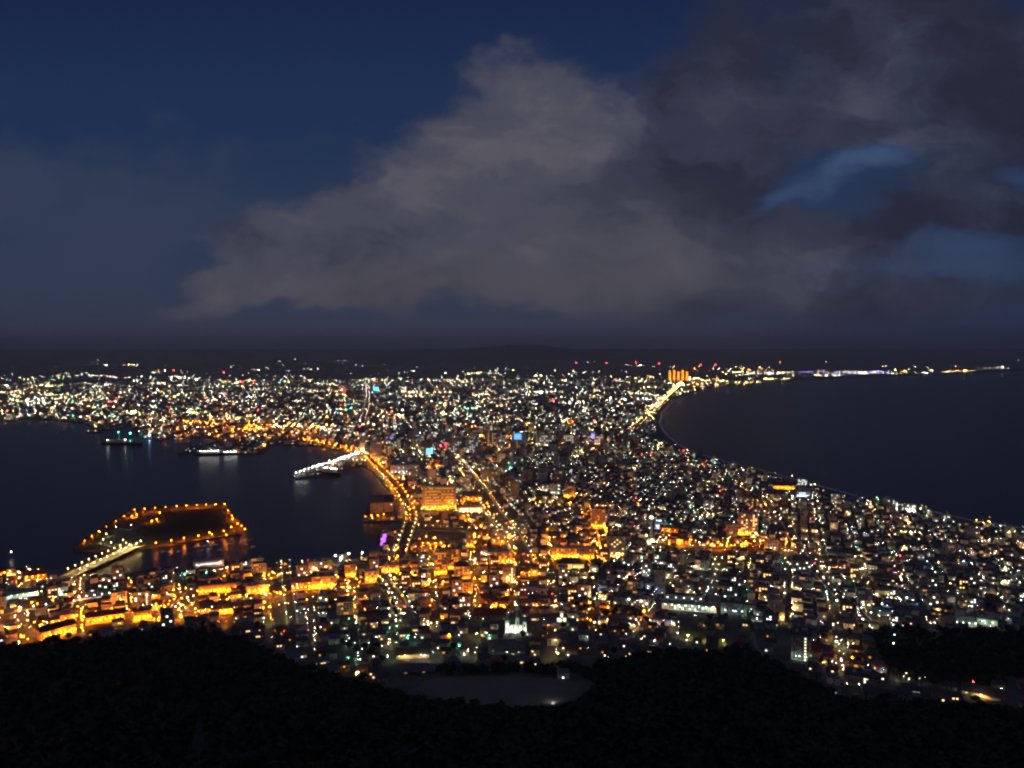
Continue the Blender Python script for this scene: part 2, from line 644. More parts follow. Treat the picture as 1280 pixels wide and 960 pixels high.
# ------------------------------------------------------------------ colours of the lamps and walls
SOD, AMB, WHT, GRN, PNK, RED, BLU, TEA, YEL = 'SAWGPRBTY'
LCOL = {'H': (1.0, 1.0, 0.90), 'S': (1.0, 0.225, 0.006), 'A': (1.0, 0.56, 0.17), 'W': (1.0, 0.95, 0.80), 'G': (0.74, 1.0, 0.70), 'P': (1.0, 0.62, 0.55),
        'R': (1.0, 0.05, 0.06), 'B': (0.30, 0.50, 1.0), 'T': (0.10, 1.0, 0.62), 'Y': (1.0, 0.82, 0.30), 'V': (0.28, 0.20, 1.0)}
LWORD = {'H': 'bright white', 'S': 'orange', 'A': 'amber', 'W': 'white', 'G': 'greenish white', 'P': 'pinkish', 'R': 'red', 'B': 'bluish', 'T': 'teal', 'Y': 'yellow', 'V': 'violet'}
LPOW = {'H': 240, 'S': 55, 'A': 30, 'W': 24, 'G': 22, 'P': 22, 'R': 40, 'B': 30, 'T': 30, 'Y': 32, 'V': 40}      # the globe one sees
DOWN = {'H': 1800, 'S': 3900, 'A': 2000, 'W': 230, 'G': 340, 'P': 350, 'R': 300, 'B': 800, 'T': 500, 'Y': 1200, 'V': 800}   # added lens, hidden from the camera, that lights streets and walls


def lampmat(c, far=False):
    k = LPOW[c] * (2.7 if far else 1.0)
    return glow('%s_%slamp_glow' % (LWORD[c].replace(' ', '_'), 'far_' if far else ''), LCOL[c], k)



def downmat(c, far=False):
    return glow('%s_%sdown_light' % (LWORD[c].replace(' ', '_'), 'far_' if far else ''), LCOL[c], DOWN[c] * (.55 if far else 1.0))


HOOD = mat('dark_lamp_hood', (.03, .03, .03), .6, .1, 1.0)  # hoods and added shields keep the bright lenses out of view
WIN = {'warm': glow('warm_window_light', (1.0, 0.60, 0.24), 2.6), 'white': glow('white_window_light', (0.95, 1.0, 0.90), 2.8),
       'orange': glow('orange_window_light', (1.0, 0.36, 0.04), 1.5), 'green': glow('greenish_window_light', (0.75, 1.0, 0.72), 5.0),
       'strip': glow('stair_light', (0.95, 1.0, 0.62), 2.2)}
GLASS = mat('dark_window_glass', (0.02, 0.022, 0.025), 0.15, 0.1, 1.0, 0.5)
WALLS = {'cream': mat('cream_render', (0.46, 0.42, 0.34), .85, .22, .4), 'white': mat('white_render', (0.62, 0.61, 0.58), .8, .18, .4),
         'grey': mat('grey_concrete', (0.30, 0.30, 0.30), .9, .25, .3), 'brown': mat('brown_boards', (0.20, 0.14, 0.10), .85, .3, .5),
         'beige': mat('beige_tile', (0.40, 0.34, 0.27), .75, .22, .4), 'blue-grey': mat('blue_grey_boards', (0.22, 0.26, 0.33), .8, .25, .5),
         'brick': mat('red_brick', (0.27, 0.10, 0.065), .9, .3, .6)}
ROOFS = {'dark': mat('dark_metal_roof', (0.05, 0.052, 0.06), .55, .3, .2), 'slate': mat('slate_roof', (0.10, 0.105, 0.12), .6, .3, .2),
         'red': mat('red_metal_roof', (0.16, 0.04, 0.03), .55, .3, .2), 'blue': mat('blue_metal_roof', (0.07, 0.10, 0.17), .5, .3, .2),
         'brown': mat('brown_metal_roof', (0.09, 0.06, 0.045), .6, .3, .2), 'pale': mat('pale_flat_roof', (0.32, 0.32, 0.31), .85, .3, .1),
         'green': mat('green_copper_roof', (0.12, 0.24, 0.19), .6, .3, .3)}
POLE = mat('grey_steel_pole', (0.22, 0.23, 0.24), .5, .15, .5)
ASPH = mat('asphalt', (0.055, 0.055, 0.058), .85, .3, .15)
CONC = mat('quay_concrete', (0.26, 0.25, 0.23), .9, .3, .1)
SEMIT = mat('white_boat_paint', (0.75, 0.75, 0.74), .4, .1, .5)

ORD = ['nearest-zero', 'first', 'second', 'third', 'fourth', 'fifth', 'sixth', 'seventh', 'eighth', 'ninth', 'tenth', 'eleventh', 'twelfth', 'thirteenth', 'fourteenth',
       'fifteenth', 'sixteenth', 'seventeenth', 'eighteenth', 'nineteenth', 'twentieth']


def ordinal(i):
    if i <= 20:
        return ORD[i]
    i = min(i, 99)
    tens = {2: 'twenty', 3: 'thirty', 4: 'forty', 5: 'fifty', 6: 'sixty', 7: 'seventy', 8: 'eighty', 9: 'ninety'}
    t_, u_ = divmod(i, 10)
    if u_ == 0:
        return tens[t_].replace('y', 'ieth')
    return tens[t_] + '-' + ORD[u_]


def at_many(px, py):
    px, py = np.asarray(px, float), np.asarray(py, float)
    c, s = math.cos(PITCH), math.sin(PITCH)
    u, v = (px - 640) / F, (480 - py) / F
    dx, dy, dz = u, c + s * v, -s + c * v
    z = np.full(px.shape, 2.6)
    for _ in range(40):
        k = np.minimum((EYE - z) / np.maximum(-dz, 1e-4), 60000)
        x, y = dx * k, dy * k
        z = hland(x, y)
    return x, y, z


# ------------------------------------------------------------------ roads
# name, where-phrase, pixels of the centre line, width, lamp spacing, offsets of the lamp rows, colour, end phrase, surface height
ROADS = [
    ('waterfront road', [(376, 551), (402, 555), (425, 560), (447, 566), (461, 574), (475, 589), (489, 603), (502, 620), (511, 637), (515, 650)], 22, 46, (-10, 10), 'S', 'its bay end'),
    ('harbour bridge road', [(515, 650), (508, 672), (498, 700)], 20, 34, (-9, 9), 'A', 'its far end'),
    ('wide boulevard', [(566, 572), (581, 590), (594, 606), (606, 624), (616, 640), (628, 653), (640, 670), (650, 690), (656, 708)], 34, 32, (-16, 16), 'A', 'its far end'),
    ('tree-lined slope', [(478, 722), (489, 736), (500, 752), (511, 776)], 16, 27, (-7.5, 7.5), 'G', 'its lower end'),
    ('narrow slope', [(357, 707), (357, 716), (359, 735), (363, 760), (366, 782)], 13, 46, (-6, 6), 'G', 'its lower end'),
    ('short orange street', [(243, 742), (226, 757), (208, 774)], 24, 24, (-11, 11), 'S', 'its lower end'),
    ('open-coast road', [(786, 541), (800, 529), (815, 514), (829, 500), (843, 487), (853, 478)], 26, 85, (-13, 13), 'A', 'its town end'),
    ('shore road', [(790, 545), (808, 556), (826, 570), (846, 584), (880, 593)], 14, 80, (-7, 7), 'G', 'its far end'),
    ('long diagonal street', [(868, 584), (900, 598), (932, 613), (962, 633), (984, 655), (1000, 688)], 18, 55, (-8, 8), 'A', 'its far end'),
    ('diagonal white-lit street', [(1000, 690), (1018, 710), (1034, 728), (1050, 745), (1068, 760), (1086, 780)], 16, 38, (-7, 7), 'W', 'its far end'),
    ('pier road', [(446, 569), (420, 579), (392, 587), (372, 595)], 12, 30, (-5, 5), 'H', 'its landward end'),
    ('sodium-lit cross street', [(836, 684), (880, 686), (930, 685), (986, 681)], 20, 17, (-9, 9), 'S', 'its bay end'),
    ('canal quay', [(524, 661), (560, 663), (601, 665)], 8, 14, (3,), 'A', 'its bay end'),
    ('warehouse street', [(530, 640), (562, 643), (600, 645), (622, 648)], 14, 18, (-6, 6), 'A', 'its bay end'),
    ('steep orange street', [(741, 636), (747, 652), (753, 672), (757, 692)], 18, 18, (-8, 8), 'S', 'its far end'),
    ('orange facade street', [(668, 702), (700, 700), (740, 697), (776, 692)], 16, 14, (-7, 7), 'S', 'its bay end'),
    ('curved hill road', [(0, 772), (34, 764), (62, 757), (96, 750)], 16, 20, (-6, 6), 'S', 'its outer end'),
    ('foot-of-the-woods road', [(54, 792), (92, 780), (130, 772), (170, 766), (222, 765), (262, 769)], 14, 16, (-5, 5), 'S', 'its outer end'),
    ('dock road', [(300, 716), (340, 712), (380, 709), (420, 705), (452, 703)], 14, 30, (-5, 5), 'A', 'its outer end'),
    ('orange tram street', [(356, 742), (400, 738), (440, 734), (478, 729), (520, 724)], 18, 16, (-8, 8), 'S', 'its outer end'),
    ('old town street', [(520, 736), (560, 736), (600, 733), (640, 728), (680, 722)], 14, 18, (-6, 6), 'S', 'its bay end'),
    ('pale far avenue', [(452, 530), (458, 512), (460, 497), (459, 482)], 26, 130, (-12, 12), 'P', 'its near end'),
]
bridge_lamps_px = [(82, 716), (98, 709), (114, 702), (130, 695), (146, 688), (100, 718), (116, 711), (132, 704), (148, 697), (164, 690), (178, 683)]
road_lines = []
LAMPS = []        # (x, y, z, colour, radius, height, group phrase, label or None)


def polyline(px):
    out = []
    for p in px:
        v = at(*p)
        out.append((v.x, v.y))
    return out


def resample(pl, step):
    out, acc = [], 0.0
    for (x1, y1), (x2, y2) in zip(pl[:-1], pl[1:]):
        L = math.hypot(x2 - x1, y2 - y1)
        s = acc
        while s < L:
            f = s / L
            out.append((x1 + (x2 - x1) * f, y1 + (y2 - y1) * f, (x2 - x1) / L, (y2 - y1) / L))
            s += step
        acc = s - L
    return out


for nm, px, wd, sp, offs, c, endp in ROADS:
    pl = polyline(px)
    road_lines.append((pl, wd / 2))
    bb = MB()
    q = resample(pl, 12.0)
    vs = []
    onw = nm == 'harbour bridge road'
    for x, y, dx, dy in q:
        for s in (-1, 1):
            X, Y = x + dy * s * wd / 2, y - dx * s * wd / 2
            vs.append((X, Y, (hgt(x, y) if not onw else 4.6) + 0.12))
    bb.add(vs, [(2 * i, 2 * i + 1, 2 * i + 3, 2 * i + 2) for i in range(len(q) - 1)])
    # kerbed pavements on both sides
    ro = tag(bb.build('road', ASPH), 'asphalt %s lit by its street lamps' % nm, 'road', kind='structure')
    kb = MB()
    for s in (-1, 1):
        kv = []
        for x, y, dx, dy in q:
            z = (hgt(x, y) if not onw else 4.6)
            for o_, zz in ((wd / 2 - 1.8, z + 0.12), (wd / 2 - 1.8, z + 0.27), (wd / 2 + .3, z + 0.27), (wd / 2 + .3, z - 1.2)):
                kv.append((x + dy * s * o_, y - dx * s * o_, zz))
        fs = []
        for i in range(len(q) - 1):
            for k in range(3):
                a_ = (i * 4 + k, i * 4 + k + 1, i * 4 + k + 5, i * 4 + k + 4)
                fs.append(a_ if s > 0 else a_[::-1])
        kb.add(kv, fs)
    tag(kb.build('pavement', CONC), 'kerbed concrete pavement along the %s' % nm, 'pavement', kind='structure')
    for j, o_ in enumerate(offs):
        side = ''
        if len(offs) > 1:
            side = 'bay side' if o_ < 0 else 'seaward side'
            if abs(pl[-1][0] - pl[0][0]) > abs(pl[-1][1] - pl[0][1]):
                side = 'downhill side' if (o_ < 0) == (pl[-1][0] > pl[0][0]) else 'uphill side'
        for i, (x, y, dx, dy) in enumerate(resample(pl, sp), 1):
            d = math.hypot(x, y)
            cc = c if random.random() < (0.84 if nm != 'wide boulevard' else .45) else random.choice('AWYS' if nm == 'wide boulevard' else 'AWY')
            if nm in ('open-coast road', 'shore road', 'long diagonal street') and random.random() < .3:
                continue
            where = '%s, %s from %s' % (nm, ordinal(i), endp)
            lab = '%s lamp on the %s of the %s' % (LWORD[cc], side, where) if side else '%s street lamp along the %s' % (LWORD[cc], where)
            LAMPS.append((x + dy * o_, y - dx * o_, (hgt(x, y) if not onw else 4.7), cc, max(0.34, d * 0.00023) * random.choice((.6, .8, 1, 1, 1.2)) * (1.3 if nm == 'pier road' else 1.4 if nm == 'waterfront road' else .55 if nm == 'pale far avenue' else 1.25 if nm in ('sodium-lit cross street', 'orange facade street') else 1.0), 8.0, 'street lamps along the ' + nm, lab))

# island lamps: measured one by one along the quay
isl = [(168, 637, 'S'), (181, 636, 'S'), (194, 635, 'S'), (207, 634, 'S'), (221, 632.5, 'S'), (233, 632, 'S'), (246, 631, 'S'), (258, 630.5, 'S'), (270, 630, 'S'), (281, 630, 'S'),
       (285, 638, 'S'), (290, 645, 'S'), (291, 649, 'S'), (297, 655, 'S'), (302, 658, 'S'), (306, 662, 'S')]
for i, (a_, b_, c) in enumerate(isl, 1):
    v = at(a_, b_ + 4, 3.0)
    LAMPS.append((v.x, v.y, 3.0, c, 0.62 if i != 13 else .8, 6.5, 'lamps round the harbour island', 'orange lamp on the island\'s far quay, %s from the corner by the lawn' % ordinal(i)))
for i, (a_, b_, c) in enumerate([(283, 669, 'S'), (265, 668, 'S'), (262, 666, 'S'), (248, 670, 'S'), (230, 673, 'S'), (214, 676, 'S'), (195, 679, 'S'), (289, 659, 'S'), (280, 664, 'S')], 1):
    v = at(a_, b_ + 4.5, 3.0)
    LAMPS.append((v.x, v.y, 3.0, c, 0.62, 6.5, 'lamps round the harbour island', 'orange lamp on the island\'s near quay above the marina, %s from the point' % ordinal(i)))
for i, (a_, b_, c) in enumerate([(145, 659, 'W'), (133, 668, 'Y'), (129, 675, 'Y'), (139, 679, 'Y'), (154, 676, 'Y'), (164, 657, 'W'), (170, 681, 'A'), (176, 677, 'Y'), (162, 682, 'Y'), (151, 686, 'Y')], 1):
    v = at(a_, b_ + 4.0, 3.0)
    LAMPS.append((v.x, v.y, 3.0, c, 0.55, 6.5, 'lamps in the island car park', '%s lamp in the island car park, %s from the lawn' % (LWORD[c], ordinal(i))))
for i, (a_, b_) in enumerate([(103, 676), (112, 670), (121, 664), (130, 658), (142, 651), (152, 645)], 1):
    v = at(a_ + 3, b_ + 3, 3.0)
    LAMPS.append((v.x, v.y, 3.0, 'S', 0.42, 4.0, 'lamps round the harbour island', 'low orange lamp on the island\'s outer bank, %s from the tip' % ordinal(i)))
for i, (a_, b_) in enumerate([(190, 652), (196, 650), (200, 641), (165, 646), (171, 644)], 1):
    v = at(a_, b_ + 2, 3.0)
    LAMPS.append((v.x, v.y, 3.0, 'S', 0.7, 4.0, 'lamps on the island lawn', 'low orange lamp lighting the island lawn, %s from the pavilion' % ordinal(i)))

# ------------------------------------------------------------------ landmarks of the town
LM = []           # (x, y, phrase) for telling the small things apart
FOOT = []         # occupied circles


def rot_face(x, y):
    return -math.atan2(x, y)


def win_grid(root, w, d, h, rows, cols, frac, key, z0=2.2, seed=1, ww=None, hh=None, y=None, dark=0.0, xpad=.08):
    """Windows on the side that faces the mountain (local -y), each one a part with its own frame box."""
    rr = random.Random(seed)
    sx, sz = w * (1 - 2 * xpad) / cols, (h - z0 - .8) / max(1, rows)
    ww = ww or min(2.2, sx * .55)
    hh = hh or min(1.7, sz * .6)
    cache = {}
    n = 0
    for r in range(rows):
        for c in range(cols):
            k = rr.random()
            m = WIN[key] if k < frac else (GLASS if k < frac + dark else None)
            if m is None or n >= 98:
                continue
            if m.name not in cache:
                bb = MB()
                bb.box(0, -.06, -hh / 2, ww, .12, hh)
                cache[m.name] = bb.mesh('window', m)
            o = bpy.data.objects.new('window', cache[m.name])
            COL.objects.link(o)
            o.parent = root
            o.location = (-w / 2 + w * xpad + sx * (c + .5), (-d / 2 if y is None else y), z0 + sz * (r + .5))
            n += 1


def block(label, cat, px, py, wpx, hpx, depth, wall, roof='pale', rows=4, cols=6, frac=.3, win='warm', name=None, sod=0, lc='S', twist=0.0, dark=.3, pent=True, kind='flat', phrase=None, lr=.42, lh=5.0,
          stair=None, ww=None, hh=None, sink=0.0):
    g_ = at(px, py)
    dist = g_.length if False else math.hypot(g_.x, g_.y)
    f = g_.y * math.cos(PITCH) + (EYE - g_.z) * math.sin(PITCH)
    w = wpx * f / F
    h = max(3.2, hpx * f / F - depth * (EYE - g_.z) / dist * .8)
    rz = rot_face(g_.x, g_.y) + twist
    cx, cy = g_.x + math.sin(-rz) * depth / 2, g_.y + math.cos(rz) * depth / 2
    z = min(g_.z, hgt(cx, cy)) - sink
    name = name or cat.replace(' ', '_').replace('-', '_')
    root = thing(name, (cx, cy, z), rz, label, cat)
    m = MB()
    if kind == 'flat':
        m.box(0, 0, -2, w, depth, h + 2)
        m.build('wall', WALLS[wall], root)
        r = MB()
        r.box(0, 0, h + .003, w + .5, depth + .5, .45)
        for s in (-1, 1):
            r.box(0, s * (depth / 2 + .1), h + .46, w + .5, .3, .6)
            r.box(s * (w / 2 + .1), 0, h + .46, .3, depth - .12, .6)
        ro = r.build('roof', ROOFS[roof], root)
        if pent:
            p = MB()
            p.box(w * .18, depth * .08, h + .47, min(7, w * .3), min(6, depth * .45), 3.0)
            p.build('roof_plant_room', WALLS['grey'], ro)
            p = MB()
            p.lathe(-w * .22, 0, [(1.3, h + .47), (1.3, h + 2.4), (.5, h + 2.9)], 10)
            p.build('water_tank', WALLS['white'], ro)
    else:
        hr = min(depth * .32, h * .6 + 2)
        hb = max(2.6, h - hr * .55)
        hip = depth * .5 if kind == 'hip' else 0.0
        if kind == 'gable':
            m.pent(0, 0, -2, w, depth, hb + 2, hr)
        else:
            m.box(0, 0, -2, w, depth, hb + 2)
        m.build('wall', WALLS[wall], root)
        r = MB()
        r.gable(0, 0, hb + .02, w, depth, hr, .7, 0, 0, hip)
        r.build('roof', ROOFS[roof], root)
        h = hb
    if rows:
        win_grid(root, w, depth, h, rows, cols, frac, win, seed=int(px * 7 + py), dark=dark, ww=ww, hh=hh)
    if stair is not None:
        n = max(4, int(h / 2.8))
        mm = None
        for i in range(n):
            if mm is None:
                s_ = MB()
                s_.box(0, -.1, 0, 1.5, .2, 1.3)
                mm = s_.mesh('stair_window', WIN['strip'])
            o = bpy.data.objects.new('stair_window', mm)
            COL.objects.link(o)
            o.parent = root
            o.location = (w * stair, -depth / 2, 1.5 + i * (h - 2) / n)
    ph = phrase or ('the ' + label)
    LM.append((cx, cy, ph))
    FOOT.append((cx, cy, max(w, depth) * .62 + 3, w, depth, rz))
    for i in range(sod):
        t_ = (i + .5) / sod - .5
        lx, ly = w * t_, -depth / 2 - 4.2
        X, Y = cx + lx * math.cos(rz) - ly * math.sin(rz), cy + lx * math.sin(rz) + ly * math.cos(rz)
        LAMPS.append((X, Y, hgt(X, Y), lc, lr, lh, 'lamps in front of large buildings', '%s lamp fronting %s, %s along the wall' % (LWORD[lc], ph, ordinal(i + 1))))
    return root, w, h, depth


B = block
B('large hotel with a bright orange floodlit front', 'hotel', 549, 636, 42, 30, 22, 'beige', 'pale', 7, 14, .8, 'orange', sod=9, phrase='the large orange hotel')
B('low orange-lit brick warehouse beside the boulevard', 'warehouse', 590, 626, 24, 11, 24, 'brick', 'slate', 2, 6, .6, 'orange', sod=5, kind='gable', phrase='the boulevard brick warehouse')
B('long pale market hall with a bright base beside the boulevard', 'market hall', 588, 640, 30, 7, 16, 'white', 'pale', 1, 12, .9, 'white', sod=4, lc='A', phrase='the boulevard market hall', pent=False)
B('tall orange-lit apartment tower, the wider of a pair', 'apartment tower', 929, 669, 13, 29, 16, 'beige', 'pale', 12, 4, .25, 'warm', sod=3, phrase='the wider twin tower')
B('tall apartment tower with a bright amber front, the slimmer of a pair', 'apartment tower', 942, 670, 10, 29, 14, 'cream', 'pale', 12, 3, .5, 'warm', sod=3, lc='A', phrase='the slimmer twin tower')
B('grey apartment slab by the open sea, end-most of three', 'apartment block', 1114, 637, 10, 13, 14, 'grey', 'pale', 8, 3, .2, 'white', sod=1, lc='W', phrase='the grey seaside slab', lr=.3)
B('pale lit apartment slab by the open sea, middle of three', 'apartment block', 1125, 639, 11, 12, 14, 'white', 'pale', 8, 5, .35, 'green', sod=3, lc='H', lr=.3, phrase='the middle seaside slab')
B('pale lit apartment slab by the open sea, the shortest of three', 'apartment block', 1139, 641, 11, 11, 14, 'white', 'pale', 7, 5, .35, 'green', sod=3, lc='H', lr=.3, phrase='the shortest seaside slab')
B('orange-lit hall close to the open-sea shore', 'hall', 980, 612, 28, 9, 22, 'beige', 'brown', 1, 6, .5, 'orange', sod=6, kind='gable', phrase='the orange shore hall')
B('shore building with a blinding blue-white front', 'shop', 1004, 622, 17, 9, 20, 'white', 'pale', 2, 7, .9, 'white', sod=5, lc='B', phrase='the blue-white shore building')
B('pale tower hotel behind the orange shore hall', 'hotel', 1003, 607, 12, 9, 14, 'white', 'pale', 4, 5, .4, 'white', sod=1, lc='W', phrase='the pale shore hotel')
B('yellow-lit low hall on the seaward plain', 'hall', 1138, 668, 26, 7, 18, 'cream', 'slate', 1, 8, .5, 'warm', sod=5, lc='Y', kind='gable', phrase='the yellow seaward hall')
B('long school with pale floodlit walls', 'school', 861, 764, 66, 12, 16, 'white', 'pale', 2, 18, .25, 'white', sod=8, lc='G', phrase='the long floodlit school', lr=.36, lh=7, pent=False)
B('pale flat gymnasium behind the long school', 'gymnasium', 855, 754, 50, 9, 22, 'white', 'pale', 1, 9, .1, 'white', sod=5, lc='G', phrase='the pale gymnasium', lr=.34, lh=7, pent=False)
B('broad grey office block with a dim gridded front', 'office block', 917, 768, 31, 20, 18, 'grey', 'dark', 5, 12, .06, 'green', sod=3, lc='G', phrase='the broad grey office block', dark=.8, lr=.3)
B('dark apartment tower with one lit stair column', 'apartment tower', 1001, 826, 23, 40, 17, 'grey', 'dark', 11, 6, .03, 'white', stair=.22, phrase='the dark stair-lit tower', dark=.55, sod=2, lc='G', lr=.3)  # its two front lamps are added to brighten the dark walls
B('dim apartment block with two columns of corridor lights', 'apartment block', 1076, 858, 37, 21, 16, 'beige', 'dark', 5, 9, .06, 'warm', stair=.12, phrase='the dim corridor-lit block', dark=.6)
B('square beige block lit from below', 'apartment block', 972, 776, 16, 20, 14, 'beige', 'pale', 5, 4, .15, 'warm', sod=2, lc='A', phrase='the square beige block', lr=.35)
B('low shop with a bright white roof sign', 'shop', 946, 778, 14, 6, 10, 'white', 'pale', 1, 5, .9, 'white', sod=1, lc='W', phrase='the low white shop', pent=False)
B('dark windowless high-rise above the houses', 'apartment tower', 825, 742, 13, 34, 16, 'grey', 'dark', 10, 4, .02, 'warm', phrase='the dark high-rise', dark=.4)
B('pale gabled hall lit along its long front', 'hall', 516, 823, 40, 15, 13, 'cream', 'dark', 1, 6, .1, 'warm', sod=2, lc='A', kind='gable', phrase='the pale gabled hall', lr=.3, lh=4.0)
B('long dark-roofed pavilion with one row of amber windows', 'pavilion', 522, 842, 44, 11, 14, 'brown', 'slate', 1, 5, .6, 'warm', kind='hip', phrase='the dark-roofed pavilion', lh=3.5)
B('blue-grey public hall with a lattice of amber windows', 'public hall', 634, 818, 46, 20, 22, 'blue-grey', 'slate', 2, 12, .12, 'warm', kind='hip', phrase='the blue-grey public hall', dark=.5)
B('pale blue-grey villa by the wood, broad and two-storeyed', 'villa', 697, 808, 26, 19, 14, 'blue-grey', 'slate', 2, 6, .05, 'white', kind='hip', phrase='the blue-grey villa', dark=.5)
B('small dim house with a slate hip roof near the sports ground', 'house', 567, 832, 20, 13, 11, 'blue-grey', 'slate', 1, 4, .1, 'white', kind='hip', phrase='the dim hip-roofed house')
B('tall slab with a narrow white strip of light down its edge', 'apartment tower', 177, 758, 20, 22, 14, 'grey', 'dark', 6, 4, .06, 'white', stair=.3, phrase='the strip-lit slab')
B('dark apartment block behind the strip-lit slab', 'apartment block', 190, 738, 18, 18, 15, 'grey', 'dark', 6, 5, .08, 'white', phrase='the dark bay-side block')
B('long warehouse with an orange front by the dock', 'warehouse', 272, 742, 44, 17, 22, 'beige', 'slate', 1, 8, .2, 'orange', sod=8, phrase='the long dock warehouse')
B('square warehouse with a dark roof and glowing orange front', 'warehouse', 278, 768, 26, 17, 20, 'beige', 'dark', 1, 4, .3, 'orange', sod=4, kind='hip', phrase='the square orange warehouse')
B('dark-fronted store between the orange warehouses', 'store', 258, 768, 16, 18, 20, 'brown', 'dark', 1, 3, .1, 'orange', sod=2, kind='gable', phrase='the dark-fronted store')
B('orange office with a long plain front', 'office block', 322, 742, 26, 14, 16, 'beige', 'pale', 2, 8, .5, 'orange', sod=4, phrase='the plain orange office')
B('orange-lit brick hall under a red and white mast', 'hall', 377, 738, 24, 18, 18, 'brick', 'slate', 2, 6, .2, 'orange', sod=5, kind='gable', phrase='the mast-side brick hall')
B('orange-lit hall with tall windows beside the slope street', 'hall', 404, 736, 28, 20, 18, 'beige', 'slate', 2, 8, .5, 'orange', sod=6, phrase='the tall-windowed hall')
B('flat grey customs building on the quay', 'office block', 400, 713, 30, 14, 16, 'grey', 'pale', 3, 8, .1, 'white', sod=2, lc='A', phrase='the grey customs building')
B('narrow orange apartment house by the quay', 'apartment block', 438, 722, 14, 20, 14, 'beige', 'dark', 5, 4, .2, 'orange', sod=3, phrase='the narrow quay house')
B('orange corner building above the slope street', 'shop', 464, 728, 16, 17, 13, 'beige', 'pale', 3, 4, .5, 'orange', sod=3, phrase='the orange corner building')
B('wide orange building at the top of the bridge road', 'office block', 488, 716, 22, 13, 15, 'beige', 'pale', 3, 7, .5, 'orange', sod=5, phrase='the bridge-road office')
B('tall striped orange hotel among low roofs', 'hotel', 551, 719, 16, 33, 15, 'beige', 'pale', 9, 5, .45, 'orange', sod=5, phrase='the striped orange hotel')
B('orange hotel annex beside the striped hotel', 'hotel', 567, 713, 14, 30, 14, 'beige', 'dark', 8, 4, .2, 'orange', sod=4, phrase='the orange annex')
B('orange tower under a dark pyramid roof', 'hotel', 578, 729, 20, 28, 15, 'beige', 'dark', 6, 6, .35, 'orange', sod=5, kind='hip', phrase='the pyramid-roofed tower')
B('slim brown tower block by the canal', 'apartment tower', 587, 684, 9, 22, 13, 'beige', 'dark', 7, 3, .2, 'orange', sod=2, phrase='the slim canal tower')
B('pink-lit block between the canal and the boulevard', 'office block', 623, 680, 18, 16, 14, 'beige', 'pale', 5, 5, .25, 'warm', sod=2, phrase='the pink-lit block')
B('orange-fronted store with tall bays near the boulevard', 'store', 626, 705, 30, 18, 16, 'beige', 'pale', 4, 10, .4, 'orange', sod=6, phrase='the tall-bayed store')
B('square dark tower with a single white light strip', 'apartment tower', 636, 729, 16, 24, 14, 'grey', 'pale', 7, 4, .08, 'warm', stair=.25, sod=1, phrase='the white-strip tower')
B('long row of orange shop fronts beside the steep street', 'shop', 716, 699, 54, 17, 15, 'beige', 'pale', 3, 18, .35, 'orange', sod=11, phrase='the long orange shop row')
B('cream hall under a dark hip roof', 'hall', 713, 712, 34, 15, 20, 'cream', 'dark', 1, 9, .5, 'warm', sod=4, lc='A', kind='hip', phrase='the cream hip-roofed hall')
B('tall beige tower with two lit bays', 'apartment tower', 770, 697, 24, 30, 16, 'cream', 'dark', 9, 6, .2, 'warm', sod=3, lc='A', phrase='the two-bay beige tower')
B('orange block climbing the steep street', 'apartment block', 748, 660, 18, 26, 15, 'beige', 'brown', 6, 5, .2, 'orange', sod=5, phrase='the steep-street block')
B('shop with a pale sky-blue lit roof sign', 'shop', 826, 662, 16, 11, 14, 'white', 'blue', 1, 5, .8, 'white', sod=2, lc='B', phrase='the sky-blue shop')
B('brown hall beside the sky-blue shop', 'hall', 836, 666, 22, 9, 16, 'brick', 'brown', 2, 6, .2, 'orange', sod=3, phrase='the brown hall')
B('large pale station hall washed in white light', 'station', 506, 594, 36, 15, 40, 'white', 'pale', 2, 10, .3, 'white', sod=8, lc='W', phrase='the pale station hall', lr=.5, lh=10)
B('brown tower with a bright corner, bay-most of a pair', 'apartment tower', 480, 580, 6, 24, 14, 'brown', 'pale', 12, 2, .2, 'warm', sod=2, lc='A', phrase='the bay-most brown tower')
B('brown tower with a bright corner, inland one of a pair', 'apartment tower', 487, 580, 6, 23, 14, 'brown', 'pale', 12, 2, .3, 'warm', sod=2, lc='A', phrase='the inland brown tower')
B('grey station hotel above the station hall', 'hotel', 470, 572, 13, 20, 18, 'grey', 'pale', 8, 5, .15, 'warm', sod=1, lc='W', phrase='the grey station hotel')
B('orange commercial block with a blue roof sign', 'department store', 649, 561, 18, 20, 24, 'cream', 'pale', 6, 5, .6, 'orange', sod=5, phrase='the blue-signed store')
B('bright amber commercial slab beyond the boulevard', 'department store', 616, 558, 16, 18, 22, 'cream', 'pale', 6, 5, .6, 'warm', sod=4, phrase='the amber slab')
B('wide white-lit commercial slab in the town centre', 'department store', 682, 558, 24, 15, 22, 'white', 'pale', 5, 8, .6, 'white', sod=6, lc='A', phrase='the wide white slab')
B('cream commercial slab beside the wide white slab', 'department store', 712, 557, 18, 14, 22, 'cream', 'pale', 5, 6, .6, 'white', sod=4, lc='Y', phrase='the cream slab')
B('white office slab at the seaward end of the centre', 'office block', 744, 556, 22, 12, 22, 'white', 'pale', 4, 7, .6, 'white', sod=5, lc='W', phrase='the seaward white slab')
B('grey slab office on the station square', 'office block', 570, 566, 16, 18, 20, 'grey', 'pale', 6, 5, .3, 'white', sod=2, lc='W', phrase='the station-square slab')
B('pale hotel slab between the station and the boulevard', 'hotel', 592, 566, 20, 17, 20, 'white', 'pale', 6, 6, .3, 'white', sod=3, lc='W', phrase='the pale hotel slab')
B('dark office tower under a sky-blue billboard', 'office block', 537, 586, 12, 14, 18, 'brown', 'dark', 5, 4, .3, 'warm', sod=1, phrase='the billboard office')
